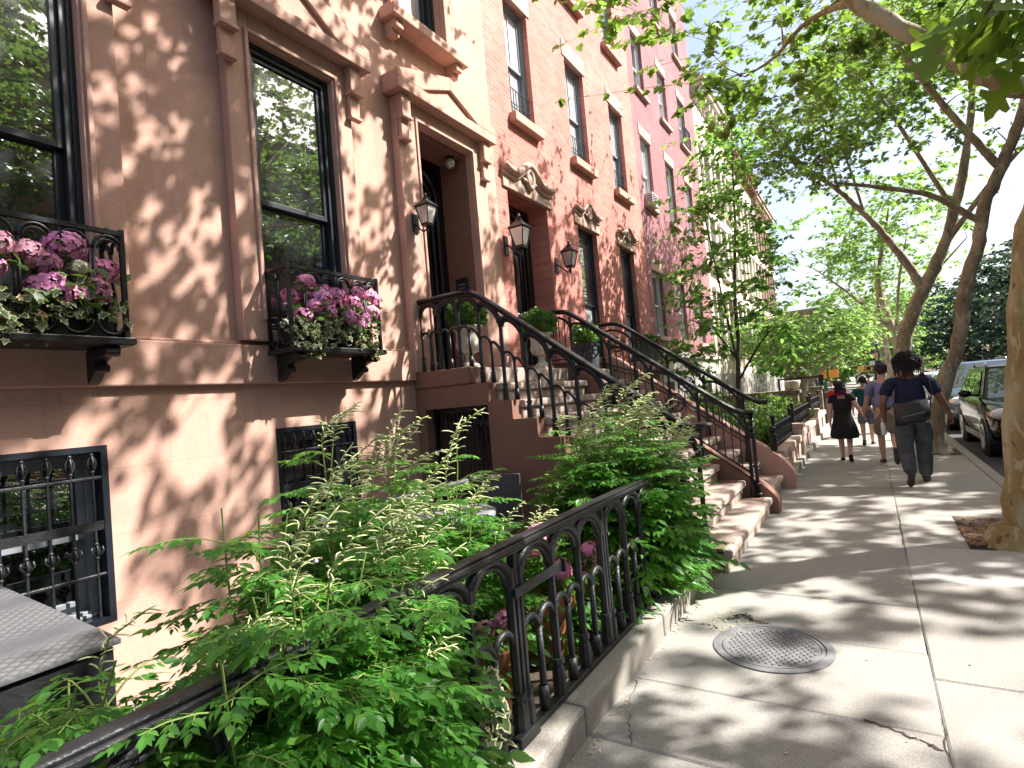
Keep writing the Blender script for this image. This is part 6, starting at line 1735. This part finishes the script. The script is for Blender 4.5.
# ------------------------------------------------------------------ parked cars, facing the camera along the kerb
def car(label, x, y, paint, L=4.65, Wd=1.86, Hh=1.68, rack=True, rot=0, hoodz=1.02, kind='suv'):
    """nose at -y; x is the kerb-side flank"""
    c = thing('parked_car', label, 'car', (x+Wd/2, y+L/2, -.12), 'cars parked along the kerb')
    hw = Wd/2; zb_ = .22; cx, cy = x+Wd/2, y
    def W(p): return (cx+p[0], cy+p[1], p[2]-.12)
    def put(mb, name, mat, par=c, smooth=False, bevel=0):
        mb.v = [W(p) for p in mb.v]; return mb.build(name, M[mat], par, smooth, bevel=bevel)
    belt = 1.05*Hh/1.68
    st = [(0, .55, .42, .72, .80), (.06, .80, .34, .82, .86), (.22, .90, .28, .88, .93), (.7, .985, zb_, .93, hoodz-.02), (1.15, 1.0, zb_, .98, hoodz+.02), (1.45, 1.0, zb_, belt, belt+.02), (2.4, 1.0, zb_, belt+.01, belt+.03), (3.6, 1.0, zb_, belt+.03, belt+.05), (4.2, .985, zb_, belt+.05, belt+.07), (4.5, .93, .3, belt+.02, belt+.06), (4.65, .80, .42, .95, 1.0)]
    vs = []; fs = []
    for (yy, k, z0, zs, zt_) in st:
        yy = yy/4.65*L; w_ = hw*k
        half = [(0, z0), (w_*.80, z0), (w_*.97, z0+.10), (w_, z0+(zs-z0)*.45), (w_*.985, z0+(zs-z0)*.8), (w_*.94, zs), (w_*.80, zt_-.01), (0, zt_+.02)]
        for px_, pz in half: vs.append((px_, yy, pz))
        for px_, pz in half[-2:0:-1]: vs.append((-px_, yy, pz))
    n = 14; k_ = len(st)
    for i in range(k_-1):
        for j in range(n): fs.append((i*n+j, (i+1)*n+j, (i+1)*n+(j+1) % n, i*n+(j+1) % n))
    fs.append(tuple(range(n))); fs.append(tuple(range((k_-1)*n, k_*n))[::-1])
    mb = MB(); mb.add(vs, fs); put(mb, 'body', paint, smooth=True)
    # cabin
    f0, f1, r1, r0 = 1.22/4.65*L, 2.02/4.65*L, 4.05/4.65*L, 4.52/4.65*L; ht = Hh; bw, tw = hw*.925, hw*.70
    zb2 = belt-.04
    B = [(-bw, f0, zb2-.03), (bw, f0, zb2-.03), (bw, r0, zb2), (-bw, r0, zb2)]; T = [(-tw, f1, ht-.04), (tw, f1, ht-.04), (tw, r1, ht-.05), (-tw, r1, ht-.05)]
    mb = MB(); mid = [(-tw*.6, f1-.12, ht), (tw*.6, f1-.12, ht)]
    top2 = [(-tw*.82, f1+.15, ht), (tw*.82, f1+.15, ht), (tw*.82, r1-.2, ht), (-tw*.82, r1-.2, ht)]
    mb.add(B+T+top2, [(0, 1, 5, 4), (1, 2, 6, 5), (2, 3, 7, 6), (3, 0, 4, 7), (4, 5, 9, 8), (5, 6, 10, 9), (6, 7, 11, 10), (7, 4, 8, 11), (8, 9, 10, 11)])
    put(mb, 'cabin', paint, bevel=.03)
    def quad_on(a, b, c_, d, m0, m1, n0, n1, off):
        a, b, c_, d = map(Vector, (a, b, c_, d)); P = lambda u, v: (a.lerp(b, u)).lerp(d.lerp(c_, u), v)
        nn = (b-a).cross(d-a).normalized()*off; return [tuple(P(u, v)+nn) for u, v in ((m0, n0), (m1, n0), (m1, n1), (m0, n1))]
    mb = MB(); mb.add(quad_on(B[0], B[1], T[1], T[0], .05, .95, .06, .93, .012), [(0, 1, 2, 3)]); put(mb, 'windscreen', 'car_glass')
    mb = MB(); mb.add(quad_on(B[2], B[3], T[3], T[2], .08, .92, .1, .9, .012), [(0, 1, 2, 3)]); put(mb, 'rear_window', 'car_glass')
    for (a, b, c_, d) in ((B[3], B[0], T[0], T[3]), (B[1], B[2], T[2], T[1])):
        flip = a is B[3]
        for u0, u1 in ((.12, .40), (.43, .68), (.71, .88)):
            if flip: u0, u1 = 1-u1, 1-u0
            mb = MB(); mb.add(quad_on(a, b, c_, d, u0, u1, .14, .90, .012), [(0, 1, 2, 3)]); put(mb, 'side_window', 'car_glass')
    for sx in (-1, 1):
        for yy in (.92/4.65*L, 3.68/4.65*L):
            xw = sx*(hw-.115); mb = MB()
            def cyl(r0, r1, x0, x1, nn=28):
                v = []; 
                for xx, rr in ((x0, r0), (x1, r1)): v += [(xx, yy+rr*math.cos(2*PI*q/nn), .345+rr*math.sin(2*PI*q/nn)) for q in range(nn)]
                return v, [(q, (q+1) % nn, nn+(q+1) % nn, nn+q) for q in range(nn)]+[tuple(range(nn))[::-1], tuple(range(nn, 2*nn))]
            v, f = cyl(.43, .43, sx*(hw-.26), sx*(hw-.012)); q_ = MB(); q_.add(v, f); put(q_, 'wheel_arch', 'plastic_black')
            wl = MB(); v, f = cyl(.34, .34, sx*(hw-.22), sx*(hw+.002)); wl.add(v, f); v, f = cyl(.31, .31, sx*(hw-.2), sx*(hw+.006)); wl.add(v, f); w_o = put(wl, 'wheel', 'tyre', bevel=0)
            rm = MB()
            rm.tube([(sx*(hw+.008), yy+.225*math.cos(2*PI*q/24), .345+.225*math.sin(2*PI*q/24)) for q in range(25)], .016, 6, cap=False)
            for q in range(10):
                a = 2*PI*q/10; rm.tube([(sx*(hw+.008), yy+.03*math.cos(a), .345+.03*math.sin(a)), (sx*(hw+.008), yy+.22*math.cos(a), .345+.22*math.sin(a))], .016, 5)
            v, f = cyl(.05, .045, sx*(hw-.0), sx*(hw+.02), 14); rm.add(v, f); put(rm, 'rim', 'rim', w_o)
        mb = MB(); mb.tube([(sx*(hw*.9), f0+.42, belt+.05), (sx*(hw+.07), f0+.40, belt+.07)], .025, 6); mb.ball((sx*(hw+.13), f0+.38, belt+.10), (.11, .06, .075), 12, 8); put(mb, 'mirror', paint, smooth=True)
        mb = MB(); mb.ball((sx*hw*.76, .19, .80), (.20, .17, .105), 14, 8); put(mb, 'headlight', 'lamp_lens', smooth=True)
        mb = MB(); mb.ball((sx*hw*.93, .33, .79), (.06, .11, .05), 10, 6); put(mb, 'indicator', 'amber_lens', smooth=True)
        mb = MB(); mb.ball((sx*hw*.72, .03, .47), (.10, .05, .06), 12, 6); put(mb, 'fog_light', 'lamp_lens', smooth=True)
        for yy in (2.35/4.65*L, 3.25/4.65*L): mb = MB(); mb.tube([(sx*(hw*.985), yy, belt-.14), (sx*(hw+.012), yy+.03, belt-.135), (sx*(hw+.012), yy+.17, belt-.13), (sx*(hw*.985), yy+.2, belt-.13)], .014, 6); put(mb, 'door_handle', 'rim')
        mb = MB(); mb.box(sx*(hw*.99)-.01, sx*(hw*.99)+.012, 1.35/4.65*L, 3.25/4.65*L, .26, .38); put(mb, 'sill_trim', 'plastic_black')
        if rack: mb = MB(); mb.tube([(sx*tw*.92, f1+.2, ht-.02), (sx*tw*.92, f1+.3, ht+.05), (sx*tw*.92, r1-.4, ht+.05), (sx*tw*.92, r1-.3, ht-.02)], .016, 6); put(mb, 'roof_rail', 'rim', smooth=True)
    mb = MB(); mb.box(-.42*hw/.93, .42*hw/.93, -.012, .05, .60, .76)
    put(mb, 'grille', 'plastic_black'); mb = MB()
    for zz in (.64, .68, .72): mb.box(-.40, .40, -.022, -.013, zz, zz+.012)
    put(mb, 'grille_bar', 'rim')
    return c
car('black suv facing the camera, parked nearest along the kerb behind the big plane trunk', 1.72, 12.7, 'car_black', L=4.6, Wd=1.84, Hh=1.66)
car('dark blue car parked right behind the black suv', 1.70, 18.2, 'car_blue', L=5.0, Wd=1.92, Hh=1.78, hoodz=1.06)
car('silver car parked third along the kerb', 1.74, 24.0, 'car_silver', L=4.5, Wd=1.8, Hh=1.48, rack=False, hoodz=.92)
car('white car parked fourth along the kerb', 1.74, 30.0, 'car_white', L=4.5, Wd=1.8, Hh=1.48, rack=False, hoodz=.92)

# ------------------------------------------------------------------ low stone walls with ironwork beside the far gardens
def block_wall(label, y0, y1, h, seed, x0=-1.46, x1=-1.24, mat='pink_stone'):
    r = random.Random(seed); wl = thing('stone_wall', label, 'wall', ((x0+x1)/2, (y0+y1)/2, 0), 'low stone walls by the gardens')
    y = y0
    while y < y1-.05:
        L = min(r.uniform(.55, .95), y1-y); mb = MB(); mb.box(x0, x1+r.uniform(-.02, .03), y+.006, y+L-.006, -.1, h-.13); mb.build('stone_block', M[mat], wl, bevel=.02)
        y += L
    mb = MB(); mb.box(x0-.02, x1+.05, y0, y1, h-.129, h); mb.build('coping', M[mat], wl, bevel=.02)
    mb = MB(); mb.box(x0+.02, x1+.11, y0+.1, y1-.02, -.1, .12); mb.build('footing', M['kerbstone'], wl, bevel=.015)
    return wl
block_wall('pink stone garden wall right after the second stoop', 9.75, 12.4, .50, 1)
block_wall('pink stone garden wall in front of the thin garden tree', 12.62, 16.6, .54, 2)
block_wall('pink stone garden wall running up to the square gate post', 16.82, 20.2, .56, 3)
for (y, h, lab) in ((9.62, .40, 'squat stone block at the foot of the second stoop wall'), (12.51, .72, 'square stone pier between the first two garden walls'), (16.71, .78, 'square stone pier between the last two garden walls')):
    mb = MB(); mb.box(-1.50, -1.17, y-.105, y+.105, -.1, h-.09); mb.box(-1.53, -1.14, y-.125, y+.125, h-.089, h); tag(mb.build('stone_pier', M['pink_stone'], None, origin=(-1.33, y, 0), bevel=.015), lab, 'pier')
mb = MB(); mb.box(-1.56, -1.26, 20.35, 20.65, -.1, 1.20); mb.box(-1.6, -1.22, 20.31, 20.69, 1.2, 1.3); tag(mb.build('gate_post', M['mossy_stone'], None, origin=(-1.41, 20.5, 0), bevel=.02), 'tall weathered stone gate post at the end of the pink garden walls', 'gate post')
def picket(label, y0, y1, z0, h, x=-1.36):
    p = thing('garden_railing', label, 'railing', (x, (y0+y1)/2, z0), 'iron railings on the garden walls')
    mb = MB(); mb.tube([(x, y0, z0+h-.04), (x, y1, z0+h-.04)], .02, 6); mb.tube([(x, y0, z0+.06), (x, y1, z0+.06)], .016, 6); mb.build('rail', M['iron'], p)
    n = int((y1-y0)/.12); mb = MB()
    for k in range(n+1): y = y0+(y1-y0)*k/n; mb.tube([(x, y, z0), (x, y, z0+h)], .011, 5)
    for k in range(0, n, 2):
        y = y0+(y1-y0)*(k+1)/n; mb.ball((x, y, z0+h*.5), (.02, .045, .06), 8, 5)
    mb.build('picket_panel', M['iron'], p)
    for y in (y0, y1): mb = MB(); mb.tube([(x, y, z0), (x, y, z0+h+.06)], .028, 8); mb.ball((x, y, z0+h+.09), .04, 10, 6); mb.build('post', M['iron'], p)
picket('black iron railing on the first pink garden wall', 10.0, 12.3, .501, .42)
picket('black iron railing on the pink wall before the thin garden tree', 12.8, 16.4, .541, .46)
picket('black iron railing on the last pink wall before the gate post', 17.0, 20.0, .561, .5)
picket('far black iron railing beyond the tall gate post', 21, 33, .0, 1.05)
GW = thing('garden_wall', 'mossy stone wall crossing the garden behind the shrubs', 'wall', (-3, 18.2, 0)); r_ = random.Random(9)
for j in range(4):
    x = -4.46+ (.2 if j % 2 else 0); z = .1+j*.27
    while x < -1.75:
        L = r_.uniform(.35, .7); mb = MB(); mb.box(x+.01, min(x+L, -1.72)-.01, 18.05+r_.uniform(-.03, .02), 18.4, z+.008, z+.262); mb.build('stone_block', M['mossy_stone'], GW, bevel=.025); x += L
mb = MB(); mb.box(-4.46, -1.66, 18.0, 18.45, 1.18, 1.28); mb.build('coping', M['mossy_stone'], GW, bevel=.02)
pt = MB(); pt.lathe([(.10, 0), (.16, .05), (.20, .2), (.21, .26), (.19, .27), (.16, .22), (0, .22)], (-1.85, 18.22, 1.281), 20); tag(pt.build('stone_pot', M['urn_stone'], None, smooth=True, origin=(-1.85, 18.22, 1.281)), 'dark round stone pot standing on the mossy garden wall', 'pot')
AR = thing('iron_arbour', 'black iron frame with a square head beside the tall gate post', 'arbour', (-1.9, 20.9, 0))
mb = MB(); mb.box(-1.34, -1.22, 20.84, 20.96, 0, 1.62); mb.box(-1.36, -1.2, 20.82, 20.98, 1.45, 1.66); mb.build('post', M['iron'], AR, bevel=.01)
mb = MB(); mb.box(-2.5, -1.34, 20.87, 20.93, 1.58, 1.63); mb.build('beam', M['iron'], AR)
mb = MB(); mb.box(-2.56, -2.5, 20.87, 20.93, 0, 1.63); mb.build('post', M['iron'], AR)
pc = car('pale blue car parked in the side street, glimpsed over the mossy wall', -5.4, 64.2, 'car_silver', L=4.4, Wd=1.8, Hh=1.5, rack=False, hoodz=.92)
pc['group'] = 'cars in the side street'

# ------------------------------------------------------------------ manhole cover
MH = thing('manhole_cover', 'round cast iron manhole cover with raised diamond grid set in the pavement', 'manhole cover', (-.63, 3.70, 0))
c = (-.63, 3.70, 0)
mb = MB(); mb.lathe([(.335, -.02), (.335, .008), (.292, .010), (.288, .002), (.288, -.02)], c, 64, cap=False); mb.build('frame_ring', M['cast_iron'] if 'cast_iron' in M else simple('cast_iron', (.165, .16, .162), .55, .25, 10, spec=.5, bumps=.3, bscale=60), MH, smooth=False)
mb = MB(); mb.lathe([(0, .004), (.262, .004), (.264, .008), (.282, .008), (.283, -.01)], c, 64, cap=False); cv = mb.build('cover', M['cast_iron'], MH)
mb = MB(); k = .036
for i in range(-8, 9):
    for j in range(-8, 9):
        x, y = i*k+(k/2 if j % 2 else 0), j*k*.8
        if x*x+y*y < .245**2:
            s_ = .0125; vs = [(c[0]+x-s_, c[1]+y, .0042), (c[0]+x, c[1]+y-s_*1.1, .0042), (c[0]+x+s_, c[1]+y, .0042), (c[0]+x, c[1]+y+s_*1.1, .0042)]; vs += [(c[0]+x+(a-c[0]-x)*.7, c[1]+y+(b-c[1]-y)*.7, .0095) for a, b, _ in vs]
            mb.add(vs, [(4, 5, 6, 7), (0, 1, 5, 4), (1, 2, 6, 5), (2, 3, 7, 6), (3, 0, 4, 7)])
mb.build('raised_grid', M['cast_iron'], cv)
# ------------------------------------------------------------------ signals and signs at the crossing
simple('sign_pink', (.62, .3, .24), .5, .1, 6)
def ped_signal(root, x, y, z, face=-1, lens=True):
    mb = MB(); mb.box(x-.23, x+.23, y-.10, y+.10, z-.23, z+.23); o = mb.build('signal_head', M['signal_yellow'], root, bevel=.02)
    if not lens: return
    mb = MB(); mb.box(x-.17, x+.17, y-.112, y-.101, z-.17, z+.17); mb.build('lens', M['plastic_black'], o)
TS = thing('signal_pole', 'dark traffic signal pole at the crossing with mast arm, signs and walk signal', 'traffic signal', (.52, 58, 0))
mb = MB(); mb.tube([(.6, 58, 0), (.6, 58, 1.0), (.72, 58, 6.0)], [.14, .11, .09], 12); mb.build('pole', M['iron'], TS, smooth=True)
mb = MB(); mb.tube([(.72, 58, 5.9), (-.6, 58.0, 5.7), (-2.8, 58, 4.9)], [.07, .06, .04], 10); mb.tube([(.72, 58, 5.9), (2.6, 57.5, 6.3)], [.05, .03], 8); mb.build('mast_arm', M['steel'], TS, smooth=True)
mb = MB(); mb.box(.50, .90, 57.86, 57.9, 2.75, 3.2); mb.build('sign_plate', M['sign_pink'], TS, bevel=.01)
mb = MB(); mb.box(.22, .62, 57.83, 57.86, 2.2, 2.55); mb.build('sign_plate', M['sign_white'], TS); mb = MB(); mb.box(.7, 1.15, 57.83, 57.86, 2.15, 2.5); mb.build('sign_plate', M['plastic_black'], TS)
ped_signal(TS, .12, 57.9, 1.95); ped_signal(TS, -.44, 57.9, 1.95, lens=False)
mb = MB(); mb.box(1.6, 2.0, 57.7, 58, 4.3, 5.4); o = mb.build('traffic_light', M['signal_yellow'], TS, bevel=.03)
for k in range(3): mb = MB(); mb.ball((1.8, 57.69, 4.5+k*.34), (.13, .04, .13), 12, 6); mb.build('lens', M['plastic_black'], o, smooth=True)
T2 = thing('walk_signal', 'pair of orange walk signals on a green box at the house side of the crossing', 'traffic signal', (-2.2, 36, 0))
mb = MB(); mb.tube([(-2.46, 36, 0), (-2.46, 36, 2.0)], .06, 8); mb.build('pole', M['iron'], T2, smooth=True)
ped_signal(T2, -2.14, 35.8, 1.68, lens=False); ped_signal(T2, -1.56, 35.8, 1.70, lens=False)
mb = MB(); mb.box(-2.42, -1.9, 35.7, 36.1, .2, 1.3); mb.build('control_box', M['signal_green'], T2, bevel=.03)
UP_ = thing('utility_pole', 'dark pole with crossarm and hanging signals beyond the far gardens', 'pole', (-5.2, 72, 0))
mb = MB(); mb.tube([(-5.2, 72, 0), (-5.2, 72, 8.2)], .12, 8); mb.build('pole', M['bark_dark'], UP_, smooth=True)
mb = MB(); mb.box(-6.8, -4.0, 71.9, 72.1, 7.6, 7.8); mb.build('crossarm', M['bark_dark'], UP_)
mb = MB(); mb.box(-4.4, -4.0, 71.8, 72.1, 7.2, 8.1); mb.box(-5.0, -4.7, 71.8, 72.1, 8.0, 8.6); mb.build('transformer', M['plastic_black'], UP_, bevel=.03)
